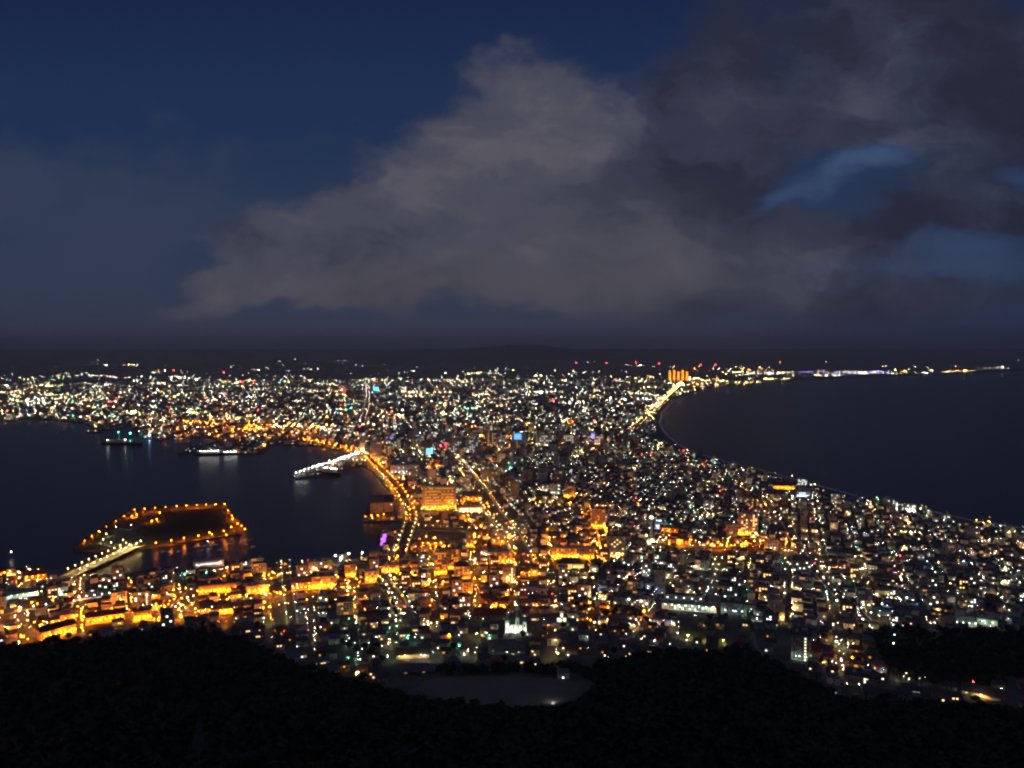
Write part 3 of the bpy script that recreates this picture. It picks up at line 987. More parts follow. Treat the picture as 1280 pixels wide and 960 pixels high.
B('orange brick store beside the billboard office', 'store', 545, 584, 18, 11, 18, 'brick', 'brown', 3, 7, .5, 'orange', sod=4, phrase='the orange brick store')
B('yellow-lit slab alone among dark houses', 'apartment block', 716, 572, 15, 11, 18, 'cream', 'pale', 5, 5, .5, 'warm', sod=4, lc='Y', phrase='the lone yellow slab')
B('brown slab beside the lone yellow slab', 'apartment block', 702, 573, 11, 13, 16, 'brown', 'pale', 6, 4, .4, 'orange', sod=2, phrase='the brown slab')
B('pale green-lit slab in mid-town', 'apartment block', 694, 618, 14, 14, 16, 'white', 'pale', 5, 4, .3, 'green', sod=2, lc='W', phrase='the green-lit slab')
B('orange-lit corner store in mid-town', 'store', 712, 622, 14, 16, 16, 'beige', 'pale', 5, 4, .3, 'orange', sod=4, phrase='the mid-town corner store')
B('pale block at the end of the long diagonal street', 'apartment block', 964, 688, 17, 14, 14, 'grey', 'pale', 5, 5, .1, 'green', sod=1, lc='G', phrase='the pale diagonal-street block')
B('long low bluish-roofed depot beside the dark wood', 'depot', 1118, 771, 38, 9, 16, 'grey', 'blue', 1, 9, .1, 'white', sod=1, lc='B', phrase='the blue-roofed depot', pent=False, lr=.3)
B('angled white sports hall at the edge of the dark wood', 'sports hall', 1206, 783, 28, 13, 22, 'white', 'pale', 1, 7, .1, 'green', sod=4, lc='G', phrase='the angled white sports hall', lr=.38, twist=.35, kind='gable')
B('small white hall next to the angled sports hall', 'hall', 1234, 782, 22, 12, 16, 'white', 'pale', 1, 5, .2, 'white', sod=2, lc='G', phrase='the small white hall', lr=.34)
B('low clubhouse with a warm lit doorway in the dark wood', 'clubhouse', 1226, 872, 42, 16, 14, 'beige', 'dark', 1, 8, .15, 'warm', sod=1, lc='A', kind='gable', phrase='the woodland clubhouse', lr=.36, lh=3.2)
B('small dim house below the dark wood', 'house', 1140, 866, 22, 11, 10, 'beige', 'dark', 1, 4, .25, 'white', sod=0, kind='gable', phrase='the small woodside house')
B('ferry terminal with a bright white window front', 'terminal', 261, 709, 36, 10, 15, 'white', 'pale', 1, 13, .85, 'white', sod=3, lc='W', phrase='the white ferry terminal', pent=False)
B('pale-roofed factory shed, widest of the bay-side sheds', 'factory', 22, 748, 44, 9, 20, 'white', 'pale', 1, 14, .1, 'white', sod=7, lc='G', phrase='the widest factory shed', lr=.4, pent=False)
B('pale factory block beside the widest shed', 'factory', 76, 745, 16, 14, 14, 'white', 'pale', 3, 4, .2, 'white', sod=3, lc='G', lr=.55, phrase='the pale factory block')
B('low white-lit shed along the factory road', 'factory', 118, 748, 42, 9, 16, 'white', 'slate', 1, 10, .2, 'white', sod=5, lc='W', lr=.5, phrase='the low white shed', kind='gable')
B('dark-roofed factory hall in front of the sheds', 'factory', 42, 762, 40, 12, 20, 'grey', 'dark', 1, 8, .1, 'white', sod=3, lc='G', lr=.5, kind='gable', phrase='the dark factory hall')
B('long orange-lit apartment row below the wood', 'apartment block', 74, 796, 40, 19, 13, 'beige', 'dark', 2, 10, .2, 'orange', sod=7, kind='gable', twist=.35, phrase='the long orange row')
B('orange terrace beside the foot of the wood', 'apartment block', 132, 778, 44, 16, 13, 'beige', 'brown', 2, 10, .2, 'orange', sod=7, kind='gable', phrase='the orange terrace')
B('orange hall at the foot of the dark spur', 'hall', 178, 776, 22, 17, 14, 'beige', 'brown', 2, 6, .2, 'orange', sod=4, phrase='the spur-side hall')
B('low orange boathouse beside the island bridge', 'boathouse', 44, 724, 24, 11, 16, 'brick', 'brown', 1, 5, .3, 'orange', sod=4, kind='gable', phrase='the orange boathouse')
B('dark warehouse on the bay pier with white deck lights', 'warehouse', 471, 642, 16, 22, 40, 'grey', 'slate', 2, 4, .1, 'white', sod=0, kind='gable', phrase='the dark pier warehouse')
B('second dark pier warehouse, nearer the hotel', 'warehouse', 486, 640, 11, 20, 36, 'grey', 'dark', 2, 3, .2, 'white', sod=0, kind='gable', phrase='the hotel-side pier warehouse')
B('brick waterfront store with orange arches', 'warehouse', 540, 682, 30, 8, 18, 'brick', 'slate', 1, 9, .4, 'orange', sod=4, kind='gable', phrase='the arched brick store')

for i, (a_, b_) in enumerate([(457, 649), (464, 648), (472, 647.5), (480, 646), (487, 645), (493, 644)], 1):
    v = at(a_, b_)
    LAMPS.append((v.x, v.y, v.z, 'S', .5, 5.0, 'lamps on the warehouse pier', 'orange lamp on the warehouse pier edge, %s from the bay end' % ordinal(i)))
for i, (a_, b_) in enumerate([(419, 697), (436, 694), (453, 693), (426, 701)], 1):
    v = at(a_, b_ + 6)
    LAMPS.append((v.x, v.y, v.z, 'H', .45, 10.0, 'tall white lamps on the dock', 'tall bright lamp on the dock, %s from the mast-side hall' % ordinal(i)))
EXTRA = [  # coloured lights that stand out: pixel, colour, radius factor, height, label
    (1117, 806, 'G', 1.6, 6, 'big greenish lamp alone in the dark wood'), (1045, 803, 'Y', 1.3, 5, 'yellow lamp at the wood edge beyond the stair-lit tower'),
    (1118, 795, 'B', 1.0, 6, 'cold white lamp above the wood by the blue-roofed depot'), (466, 812, 'G', 1.2, 5, 'greenish lamp in the garden by the pale gabled hall'),
    (433, 803, 'G', 1.2, 5, 'pale green lamp on a garden wall downhill of the woods'), (574, 808, 'T', 1.0, 5, 'teal lamp by the dim hip-roofed house'),
    (190, 796, 'W', .8, 5, 'lone white lamp inside the dark spur'), (277, 801, 'W', .6, 5, 'faint white lamp on the spur flank'),
    (802, 698, 'T', 1.6, 7, 'green lamp beside the two-bay beige tower'), (786, 750, 'G', 1.6, 7, 'bright green lamp beside the orange trees'),
    (815, 676, 'Y', 1.9, 8, 'yellow-green lamp at the foot of the slim white spire'), (808, 670, 'Y', 1.5, 8, 'yellow lamp behind the slim white spire'),
    (1066, 708, 'R', 1.8, 9, 'red sign lamp, brightest on the seaward plain'), (1125, 696, 'R', 1.5, 9, 'red sign lamp in the middle of the seaward houses'),
    (1018, 705, 'R', 1.0, 7, 'small red lamp at the diagonal street'), (1087, 708, 'R', 1.0, 8, 'red lamp beside the bright red sign lamp'),
    (638, 653, 'R', 1.2, 8, 'red lamp in place of tail lights on the boulevard, upper one'), (640, 671, 'R', 1.2, 8, 'red lamp in place of tail lights on the boulevard, lower one'),  # pole lamps added where car tail lights glow red
    (795, 623, 'R', 1.6, 10, 'red lamp on a roof in mid-town'), (231, 719, 'T', 1.6, 7, 'teal lamp on the ferry quay, larger one'), (258, 717, 'T', 1.1, 7, 'teal lamp on the ferry quay, smaller one'),
    (163, 543, 'T', 2.6, 16, 'tall green harbour light across the bay'), (148, 541, 'T', 1.2, 8, 'small green harbour light across the bay'),
    (176, 541, 'S', 2.0, 14, 'orange harbour light beside the green one'), (187, 545, 'B', 2.6, 8, 'blinding white quay light across the bay'),
    (14, 691, 'W', 1.4, 6, 'white lamp on the outer breakwater'), (838, 656, 'T', 1.3, 12, 'teal sign lamp above the sky-blue shop'),
    (694, 752, 'S', 1.2, 6, 'orange lamp above the teal church'), (737, 754, 'S', 1.6, 6, 'orange lamp among lit trees, bay-most'), (760, 760, 'S', 1.6, 6, 'orange lamp among lit trees, middle'),
    (805, 765, 'S', 1.7, 6, 'orange lamp among lit trees by the school'), (601, 766, 'S', 1.5, 6, 'orange lamp at the dark red roof'), (540, 751, 'S', 1.6, 6, 'orange lamp alone above the tree-lined slope'),
    (553, 773, 'S', 1.6, 6, 'orange lamp beside the brick garden wall'), (633, 744, 'S', 1.5, 8, 'orange lamp on the church lane'),
    (1230, 866, 'A', 1.4, 3, 'warm lamp at the woodland clubhouse door'), (1216, 871, 'G', .9, 3, 'greenish lamp at the clubhouse wall'),
    (860, 795, 'Y', 1.3, 4, 'yellow lamp beside the lit lawn, upper one of two'), (882, 799, 'Y', 1.3, 4, 'yellow lamp beside the lit lawn, lower one of two'),
    (847, 792, 'W', 1.0, 4, 'white lamp at the upper end of the lit lawn'), (904, 801, 'Y', .9, 4, 'yellow lamp at the lower end of the lit lawn'), (858, 801, 'W', .7, 4, 'small white lamp below the lit lawn'),
    (724, 726, 'Y', 1.2, 7, 'yellow lamp at the cream hall corner'), (1078, 712, 'Y', 1.3, 8, 'yellow lamp between two red sign lamps'),
]
for a_, b_, c, k, hh_, lab in EXTRA:
    v = at(a_, b_)
    d = math.hypot(v.x, v.y)
    b2 = b_ + hh_ * F / d * .95
    v = at(a_, b2)
    LAMPS.append((v.x, v.y, v.z, c, .42 * k if d < 2500 else .8 * k, hh_, None, lab))

# churches
def church(px, py, wpx, label, phrase, wall, roof, spires, lamp):
    v = at(px, py)
    f = v.y * math.cos(PITCH) + (EYE - v.z) * math.sin(PITCH)
    w = wpx * f / F
    rz = rot_face(v.x, v.y)
    root = thing('church', (v.x, v.y, v.z), rz, label, 'church')
    m = MB()
    m.pent(0, 4, -2, w * .62, w * .5, w * .34 + 2, w * .16)
    m.build('nave', WALLS[wall], root)
    m = MB()
    m.gable(0, 4, w * .34 + .02, w * .62, w * .5, w * .16, .4)
    m.build('roof', ROOFS[roof], root)
    for i, (ox, hh_, wt_) in enumerate(spires):
        m = MB()
        m.box(ox * w, -w * .22 + 4, -2, wt_ * w, wt_ * w, hh_ * w + 2)
        tw = m.build('tower', WALLS[wall], root)
        m = MB()
        z = hh_ * w
        r = wt_ * w * .62
        m.lathe(ox * w, -w * .22 + 4, [(r, z + .01), (r * 1.02, z + .3), (r * .6, z + r * .9), (r * .25, z + r * 2.0), (.04, z + r * 3.0)], 8)
        sp = m.build('spire', ROOFS[roof], tw)
        m = MB()
        m.box(ox * w, -w * .22 + 4 - wt_ * w * .5 - .04, hh_ * w * .55, wt_ * w * .35, .1, hh_ * w * .22)
        m.build('window', WIN[lamp] if i == 0 else GLASS, tw)
    for k in (-.18, 0, .18):
        m = MB()
        m.box(k * w, 4 - w * .25 - .05, w * .08, w * .06, .12, w * .17)
        m.build('window', WIN[lamp], root)
    LM.append((v.x, v.y, phrase))
    FOOT.append((v.x, v.y, w * .6 + 3, w, w, rz))
    return v, w, rz


def floodlight(x, y, z, rz, col, power, label, group=None):
    """Ground floodlight: housing, bracket and a glowing lens that faces local +y."""
    root = thing('floodlight', (x, y, z), rz, label, 'floodlight', group)
    m = MB()
    m.box(0, -.2, .55, 1.1, .4, .8)
    m.build('housing', POLE, root)
    m = MB()
    m.box(0, -.2, 0, .2, .2, .54)
    m.build('bracket', POLE, root)
    m = MB()
    m.add([(-.5, .012, .6), (.5, .012, .6), (.5, .012, 1.3), (-.5, .012, 1.3)], [(3, 2, 1, 0)])
    m.build('lens', glow('flood_%s_%d' % (col, power), LCOL[col], power), root)


v, w, rz = church(645, 790, 32, 'white floodlit church with three green spires', 'the white church', 'white', 'green', [(-.34, .5, .17), (.05, .62, .15), (.34, .44, .14)], 'white')
for i, k in enumerate((-.42, 0, .42)):
    lx, ly = k * w, 4 - w * .34 - 7
    floodlight(v.x + lx * math.cos(rz) - ly * math.sin(rz), v.y + lx * math.sin(rz) + ly * math.cos(rz), hgt(v.x + lx * math.cos(rz) - ly * math.sin(rz), v.y + lx * math.sin(rz) + ly * math.cos(rz)), rz, 'G' if i == 1 else 'W', 650, 'ground floodlight aimed at the white church, %s along its front' % ordinal(i + 1), 'church floodlights')
v, w, rz = church(702, 778, 20, 'small church bathed in teal light', 'the teal church', 'white', 'dark', [(0, .75, .24)], 'white')
for i, k in enumerate((-.4, .4)):
    lx, ly = k * w, 4 - w * .34 - 6
    floodlight(v.x + lx * math.cos(rz) - ly * math.sin(rz), v.y + lx * math.sin(rz) + ly * math.cos(rz), hgt(v.x + lx * math.cos(rz) - ly * math.sin(rz), v.y + lx * math.sin(rz) + ly * math.cos(rz)), rz, 'T' if i else 'B', 420, 'ground floodlight aimed at the teal church, %s along its front' % ordinal(i + 1), 'church floodlights')

# ------------------------------------------------------------------ special structures
def B2(*a, **k):
    return block(*a, **k)


B('big hall under a dark red pitched roof beside the white church', 'hall', 612, 776, 40, 17, 18, 'brown', 'red', 1, 8, .05, 'warm', kind='gable', phrase='the red-roofed hall')

# slim floodlit spire with a yellow-green base
v = at(814, 680)
root = thing('tower', (v.x, v.y, v.z), rot_face(v.x, v.y), 'slim white spire tower with a yellow-green glowing base', 'tower')
m = MB(); m.box(0, 0, -2, 13, 13, 12); m.build('base', WALLS['white'], root)
m = MB(); m.lathe(0, 0, [(3.2, 10.01), (2.6, 30), (2.0, 44), (1.2, 45), (.2, 58)], 10); m.build('shaft', WALLS['white'], root)
m = MB(); m.lathe(0, 0, [(3.3, 44.5), (3.5, 47), (2.0, 48.5)], 10); m.build('lantern', WIN['white'], root)
LM.append((v.x, v.y, 'the slim white spire')); FOOT.append((v.x, v.y, 12, 13, 13, 0))
for k, c in ((-8, 'Y'), (8, 'G'), (-3, 'W'), (3, 'Y')):
    LAMPS.append((v.x + k, v.y - 10, v.z, c, .5, 6, 'lamps at the foot of the white spire', '%s lamp at the foot of the white spire, %s across its base' % (LWORD[c], {-8: 'bay-most', -3: 'second', 3: 'third', 8: 'seaward'}[k])))


def mast(px, py, hpx, label, dist=None, r=.9, group=None, beacon='R', br=1.0, band=True):
    v = at(px, py)
    d = math.hypot(v.x, v.y)
    h = hpx * d / F
    root = thing('radio_mast', (v.x, v.y, v.z), 0, label, 'radio mast', group)
    w = max(1.2, h * .07)
    m = MB()
    for sx, sy in ((-1, -1), (1, -1), (1, 1), (-1, 1)):
        m.tube((sx * w, sy * w, -1), (sx * w * .15, sy * w * .15, h), max(.12, h * .006), n=4)
    lv = 7
    for i in range(lv):
        z0, z1 = h * i / lv, h * (i + 1) / lv
        k0, k1 = w * (1 - .85 * i / lv), w * (1 - .85 * (i + 1) / lv)
        for a_, b_ in (((-1, -1), (1, -1)), ((1, -1), (1, 1)), ((1, 1), (-1, 1)), ((-1, 1), (-1, -1))):
            m.tube((a_[0] * k0, a_[1] * k0, z0), (b_[0] * k1, b_[1] * k1, z1), max(.08, h * .003), n=3)
    m.build('lattice_frame', mat('red_white_mast_paint', (.45, .12, .09), .6, .5, .08), root)
    m = MB()
    m.octa(0, 0, h + r * br, r * br, 0)
    m.build('beacon', glow('red_beacon', (1.0, .04, .05), 45), root)
    LM.append((v.x, v.y, 'the ' + label))
    return root


for a_, b_, hp, lab in [(720, 466, 12, 'red-lit mast on the far hills, bay-most of the hill row'), (758, 465, 11, 'red-lit mast with the brightest beacon on the far hills'),
                        (795, 466, 12, 'red-lit mast standing among the far hill lights'), (824, 466, 11, 'red-lit mast just on the bay side of the orange grandstand'),
                        (876, 470, 13, 'red-lit mast just seaward of the orange grandstand'), (894, 470, 13, 'red-lit mast above the airfield lights, second from the grandstand'),
                        (280, 480, 13, 'red-lit mast alone above the bay-side suburbs')]:
    mast(a_, b_, hp, lab, br=7.5 if b_ < 475 else 6.5)
mast(385, 726, 26, 'red and white mast behind the brick hall', br=.25)
mast(217, 470, 6, 'red-lit roof mast on the hillside suburb', br=7)
mast(692, 517, 15, 'red-lit chimney mast in the middle of the far suburbs', br=4.5)
mast(743, 536, 9, 'red-lit mast on the town side of the open-coast road', br=3.5)
mast(551, 570, 12, 'red-lit mast on the roofs behind the blue billboard', br=2.0)


def billboard(px, py, wpx, hpx, lift, colr, label, stren=5.0, posts=True):
    v = at(px, py)
    f = v.y
    w, h = wpx * f / F, hpx * f / F
    z = lift * f / F
    root = thing('billboard', (v.x, v.y, v.z), rot_face(v.x, v.y), label, 'billboard')
    m = MB(); m.box(0, 0, z, w, .6, h, bottom=True); m.build('panel', glow('glowing_' + label.replace(' ', '_')[:40], colr, stren), root)
    m = MB()
    for sx in (-.35, .35):
        m.box(sx * w, .8, -1, .7, .7, z + h + .5)
    m.box(0, .8, z + h * .3, w, .5, .5)
    m.build('support_frame', POLE, root)
    LM.append((v.x, v.y, 'the ' + label))
    return root


billboard(537, 585, 8, 6.5, 18, (0.10, 0.42, 1.0), 'sky-blue glowing billboard over the dark office', 3.2)
billboard(647, 562, 8.5, 7, 13, (0.08, 0.30, 1.0), 'deep blue glowing sign on the orange store', 2.6)
billboard(826, 661, 11, 4, 7, (0.55, 0.85, 1.0), 'pale cyan lit sign on the low shop', 3.5)
billboard(741, 556, 4, 6, 8, (0.25, 0.22, 1.0), 'small blue-violet sign in the town centre', 2.5)
billboard(430, 491, 5, 5, 0.5, (1.0, .10, .10), 'small red sign in the bay-side suburbs', 1.2)
billboard(470, 491, 6, 4, 3, (.10, .75, .85), 'small turquoise sign by the pale far avenue', 3.0)
billboard(557, 568, 3, 8, 7, (1.0, .08, .12), 'upright red sign near the station square', 2.0)

# violet-lit dome in the town and violet lantern tower on the quay
v = at(487, 552)
root = thing('dome', (v.x, v.y, v.z), 0, 'violet-lit dome behind the station', 'dome')
f = v.y
m = MB(); m.lathe(0, 0, [(15, -1), (15, 9)], 18); m.build('drum', WALLS['white'], root)
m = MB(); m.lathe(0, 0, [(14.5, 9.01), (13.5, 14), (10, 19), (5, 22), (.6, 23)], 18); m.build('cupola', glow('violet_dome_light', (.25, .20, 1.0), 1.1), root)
LM.append((v.x, v.y, 'the violet dome'))
v = at(478, 683)
f = v.y
root = thing('lantern_tower', (v.x, v.y, v.z), rot_face(v.x, v.y), 'slanting purple-lit tower on the quay by the bridge road', 'lantern tower')
m = MB(); m.box(0, 0, -2, 9, 9, 5); m.build('base', CONC, root)
m = MB()
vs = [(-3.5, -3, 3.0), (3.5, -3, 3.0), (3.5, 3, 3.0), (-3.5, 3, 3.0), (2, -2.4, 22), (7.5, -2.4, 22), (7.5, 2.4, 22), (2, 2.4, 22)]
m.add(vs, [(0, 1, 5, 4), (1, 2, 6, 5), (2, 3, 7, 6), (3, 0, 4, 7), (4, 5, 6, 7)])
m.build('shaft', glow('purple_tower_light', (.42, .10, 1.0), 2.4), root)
m = MB(); m.box(4.7, 0, 22.02, 7, 6, .8); m.build('roof', ROOFS['dark'], root)
LM.append((v.x, v.y, 'the purple quay tower')); FOOT.append((v.x, v.y, 12, 9, 9, 0))

# orange grandstand far along the coast: tall columns that glow themselves in place of floodlights
v = at(848, 475)
f = v.y
W_ = 27 * f / F
Hh = 13 * f / F
root = thing('grandstand', (v.x, v.y, v.z), rot_face(v.x, v.y), 'far grandstand with five glowing orange columns', 'grandstand')
m = MB(); m.box(0, 0, -2, W_, 60, Hh * .35); m.build('stand', WALLS['beige'], root)
for i in range(5):
    m = MB(); m.box((i - 2) * W_ / 5.2, -34, 0, W_ / 11, 8, Hh * (.95 if i % 2 else .8)); m.build('column', glow('orange_column_glow', (1.0, .27, .008), 3.4), root)
m = MB(); m.box(0, 0, Hh * .36, W_ * 1.02, 64, Hh * .06); m.build('roof', ROOFS['dark'], root)
LM.append((v.x, v.y, 'the orange grandstand'))

# island bridge with its deck, parapets and lamps
A_ = at(88, 719, 4.5); B_ = at(168, 683, 4.0)
ba = Vector((A_.x, A_.y, 0)); bb_ = Vector((B_.x, B_.y, 0))
L = (bb_ - ba).length
rz = math.atan2(bb_.y - ba.y, bb_.x - ba.x)
mid = (ba + bb_) / 2
root = thing('bridge', (mid.x, mid.y, 0), rz, 'flat lamp-lined bridge from the shore to the harbour island', 'bridge')
m = MB(); m.box(0, 0, 3.0, L + 26, 24, 1.1, bottom=True); m.build('deck', mat('bridge_deck', (.22, .21, .19), .85, .25, .1), root)
for s in (-1, 1):
    m = MB(); m.box(0, s * 11.7, 4.103, L + 26, .4, 1.0); m.build('parapet', CONC, root)
for k in (-.32, -.1, .12, .34):
    m = MB(); m.box(k * L, 0, -4, 3.0, 20, 6.99); m.build('pier', CONC, root)
LM.append((mid.x, mid.y, 'the island bridge'))
nb = 10
for s in (-1, 1):
    for i in range(nb):
        t_ = (i + .5) / nb
        p = ba.lerp(bb_, t_)
        X, Y = p.x - math.sin(rz) * s * 9.5, p.y + math.cos(rz) * s * 9.5
        LAMPS.append((X, Y, 4.1, 'A' if (i + s) % 3 else 'Y', .56, 7.5, 'lamps on the island bridge', 'warm lamp on the island bridge\'s %s parapet, %s from the shore' % ('outer' if s > 0 else 'inner', ordinal(i + 1))))

# island lawn, lit plots
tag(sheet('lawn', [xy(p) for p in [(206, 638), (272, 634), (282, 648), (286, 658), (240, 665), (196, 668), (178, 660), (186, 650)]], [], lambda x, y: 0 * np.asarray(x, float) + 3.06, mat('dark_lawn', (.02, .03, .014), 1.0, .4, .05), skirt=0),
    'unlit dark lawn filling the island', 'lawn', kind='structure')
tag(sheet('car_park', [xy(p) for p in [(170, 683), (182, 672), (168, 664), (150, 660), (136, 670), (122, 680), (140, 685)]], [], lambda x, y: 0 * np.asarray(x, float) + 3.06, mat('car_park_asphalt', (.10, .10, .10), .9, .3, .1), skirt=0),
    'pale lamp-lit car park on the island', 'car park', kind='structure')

# sports ground and lit lawn near the woods
def field(name, pts, m, lab, cat, dz=.25):
    w_ = [(lambda v: (v.x, v.y))(at(*p)) for p in pts]
    c = np.array(w_)
    gx = [(float(x), float(y)) for x in np.arange(c[:, 0].min(), c[:, 0].max(), 9) for y in np.arange(c[:, 1].min(), c[:, 1].max(), 9)]
    tag(sheet(name, w_, gx, hland, m, skirt=0, dz=dz), lab, cat, kind='structure')
    return w_


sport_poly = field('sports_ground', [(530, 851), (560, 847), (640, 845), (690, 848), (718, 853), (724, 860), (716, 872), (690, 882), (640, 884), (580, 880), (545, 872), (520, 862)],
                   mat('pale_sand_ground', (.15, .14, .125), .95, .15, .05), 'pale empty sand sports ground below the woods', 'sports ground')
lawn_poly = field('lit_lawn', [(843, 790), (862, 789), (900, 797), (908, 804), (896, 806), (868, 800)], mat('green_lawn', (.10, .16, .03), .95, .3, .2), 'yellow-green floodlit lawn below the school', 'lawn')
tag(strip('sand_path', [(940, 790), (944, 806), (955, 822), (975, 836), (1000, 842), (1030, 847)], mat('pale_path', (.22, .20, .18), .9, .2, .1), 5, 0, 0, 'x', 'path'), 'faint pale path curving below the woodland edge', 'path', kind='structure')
po = bpy.data.objects['sand_path']
vv = [hgt(w_.co.x, w_.co.y) + .3 for w_ in po.data.vertices]
# (the path was laid out with harbour-level points: put each one where the slope is)
pp = []
for p in [(940, 790), (944, 806), (955, 822), (975, 836), (1000, 842), (1030, 847)]:
    q = at(*p); pp.append((q.x, q.y))
bbm = MB(); qs = resample(pp, 6.0); vs = []
for x, y, dx, dy in qs:
    for s in (-1, 1):
        X, Y = x + dy * s * 2.2, y - dx * s * 2.2
        vs.append((X, Y, hgt(X, Y) + .35))
bbm.add(vs, [(2 * i, 2 * i + 1, 2 * i + 3, 2 * i + 2) for i in range(len(qs) - 1)])
po.data = bbm.mesh('sand_path', mat('pale_path', (.22, .20, .18)))
road_lines.append((pp, 2.5))

v = at(692, 880)
floodlight(v.x, v.y, hgt(v.x, v.y) + .2, rot_face(v.x, v.y) + .25, 'W', 500, 'single pale floodlight at the edge of the sports ground')

# ------------------------------------------------------------------ ships and boats
def ship(px, py, L, rz, label, lights, cat='ship', hull='grey', deck_lit=True, col='W'):
    v = at(px, py, 0.0)
    root = thing('ship', (v.x, v.y, 0), rz, label, cat)
    b_ = L * .15
    m = MB()
    ring = [(-L / 2, -b_ / 2), (L * .25, -b_ / 2), (L * .42, -b_ * .3), (L / 2, 0), (L * .42, b_ * .3), (L * .25, b_ / 2), (-L / 2, b_ / 2)]
    n = len(ring)
    vs = [(x * .97, y * .8, -1.0) for x, y in ring] + [(x, y, L * .06) for x, y in ring]
    m.add(vs, [(i, (i + 1) % n, n + (i + 1) % n, n + i) for i in range(n)] + [tuple(range(n, 2 * n))])
    m.build('hull', mat('dark_hull', (.05, .05, .06), .5, .2, .1), root)
    m = MB()
    m.box(-L * .12, 0, L * .06 + .01, L * .5, b_ * .8, L * .035)
    m.box(-L * .15, 0, L * .095 + .02, L * .4, b_ * .7, L * .03)
    m.box(L * .05, 0, L * .125 + .03, L * .08, b_ * .72, L * .025)
    sp = m.build('superstructure', SEMIT, root)
    m = MB(); m.lathe(-L * .18, 0, [(b_ * .16, L * .125 + .03), (b_ * .13, L * .18)], 10); m.build('funnel', WALLS['brick'], root)
    m = MB(); m.tube((L * .2, 0, L * .06), (L * .2, 0, L * .22), .25, .1); m.build('mast', SEMIT, root)
    for i in range(lights):
        x = -L * .33 + i * L * .44 / max(1, lights - 1)
        m = MB(); m.octa(x, -b_ * .42, L * .13, max(.5, v.length * .00026 * (1.2 if 'memorial' in label else .8))); m.build('deck_light', lampmat('H' if col == 'W' else col), root)
    LM.append((v.x, v.y, 'the ' + label))
    return root


ship(268, 569, 120, R(8), 'white-lit ferry lying off the far quay', 6)
ship(292, 568, 80, R(8), 'bright white ship moored beside the ferry', 5)
ship(153, 556, 150, R(-4), 'long dark barge with a pale deck across the bay', 2)
ship(118, 541, 70, R(5), 'small dark ship by the outer breakwater', 2, col='P')
ship(404, 592, 120, R(151), 'long floodlit memorial ship at the white pier', 9, deck_lit=True)
ship(474, 631, 0.001 + 70, R(96), 'dark moored ship beside the warehouse pier', 3)
ship(171, 555, 40, R(20), 'little tug with one white light near the barge', 1)


def make_boat():
    root = thing('boat', (0, 0, 0), 0, 'x', 'boat', 'boats in the island marina')
    m = MB()
    ring = [(-4.5, -1.5), (1.5, -1.6), (4, -.7), (5.2, 0), (4, .7), (1.5, 1.6), (-4.5, 1.5)]
    n = len(ring)
    vs = [(x * .9, y * .7, -.4) for x, y in ring] + [(x, y, 1.1) for x, y in ring]
    m.add(vs, [(i, (i + 1) % n, n + (i + 1) % n, n + i) for i in range(n)] + [tuple(range(n, 2 * n))])
    m.build('hull', SEMIT, root)
    m = MB(); m.box(-.8, 0, 1.103, 3.6, 2.0, 1.3); m.build('cabin', SEMIT, root)
    m = MB(); m.tube((.9, 0, 1.0), (.9, 0, 9.5), .12, .05); m.build('mast', POLE, root)
    return root


boat0 = make_boat()
spots = [(247, 684, 20), (253, 688, 70), (258, 683, 15), (264, 686, 80), (268, 682, 30), (275, 688, 75), (304, 672, 40), (310, 676, 60), (306, 681, 20), (316, 684, 50), (223, 690, 70), (214, 694, 75), (205, 690, 15), (287, 681, 65)]
for i, (a_, b_, k) in enumerate(spots):
    v = at(a_, b_, 0.0)
    o = boat0 if i == 0 else dup(boat0, (0, 0, 0), 0)
    kids_of(boat0)
    o.location = (v.x, v.y, 0); o.rotation_euler = (0, 0, R(k))
    o.scale = (1.5, 1.5, 1.4) if i in (0, 2, 4) else (1, 1, 1)
    o['label'] = 'white sailing boat in the island marina, %s counting from the %s' % (ordinal(1 + (i if i < 6 else i - 6)), 'pale-lit berth' if i < 6 else 'outer mole')
for i, (a_, b_, l_, k) in enumerate([(262, 690, 60, 8), (236, 693, 50, 10), (306, 677, 40, 60)], 1):
    v = at(a_, b_, 0.0)
    root = thing('pontoon', (v.x, v.y, 0), R(k), 'narrow floating pontoon in the island marina, %s from the outer mole' % ordinal(4 - i), 'pontoon', 'marina pontoons')
    m = MB(); m.box(0, 0, -.2, l_, 2.6, .7); m.build('walkway', CONC, root)
    for sx in (-.4, 0, .4):
        m = MB(); m.lathe(sx * l_, 1.6, [(.22, -3), (.22, 2.8), (.02, 3.1)], 8); m.build('mooring_pile', POLE, root)
v = at(258, 684, 0.0)
LAMPS.append((v.x, v.y + 6, .5, 'B', .5, 8, None, 'cold white lamp above the sailing boats in the island marina'))

# ------------------------------------------------------------------ cars
CARP = [mat('car_paint_white', (.7, .7, .7), .35, .05, 1, .5), mat('car_paint_silver', (.4, .41, .43), .35, .05, 1, .5), mat('car_paint_dark', (.03, .03, .035), .3, .05, 1, .5), mat('car_paint_blue', (.05, .08, .2), .35, .05, 1, .5)]
RUB = mat('tyre_rubber', (.02, .02, .02), .9, .1, 1)


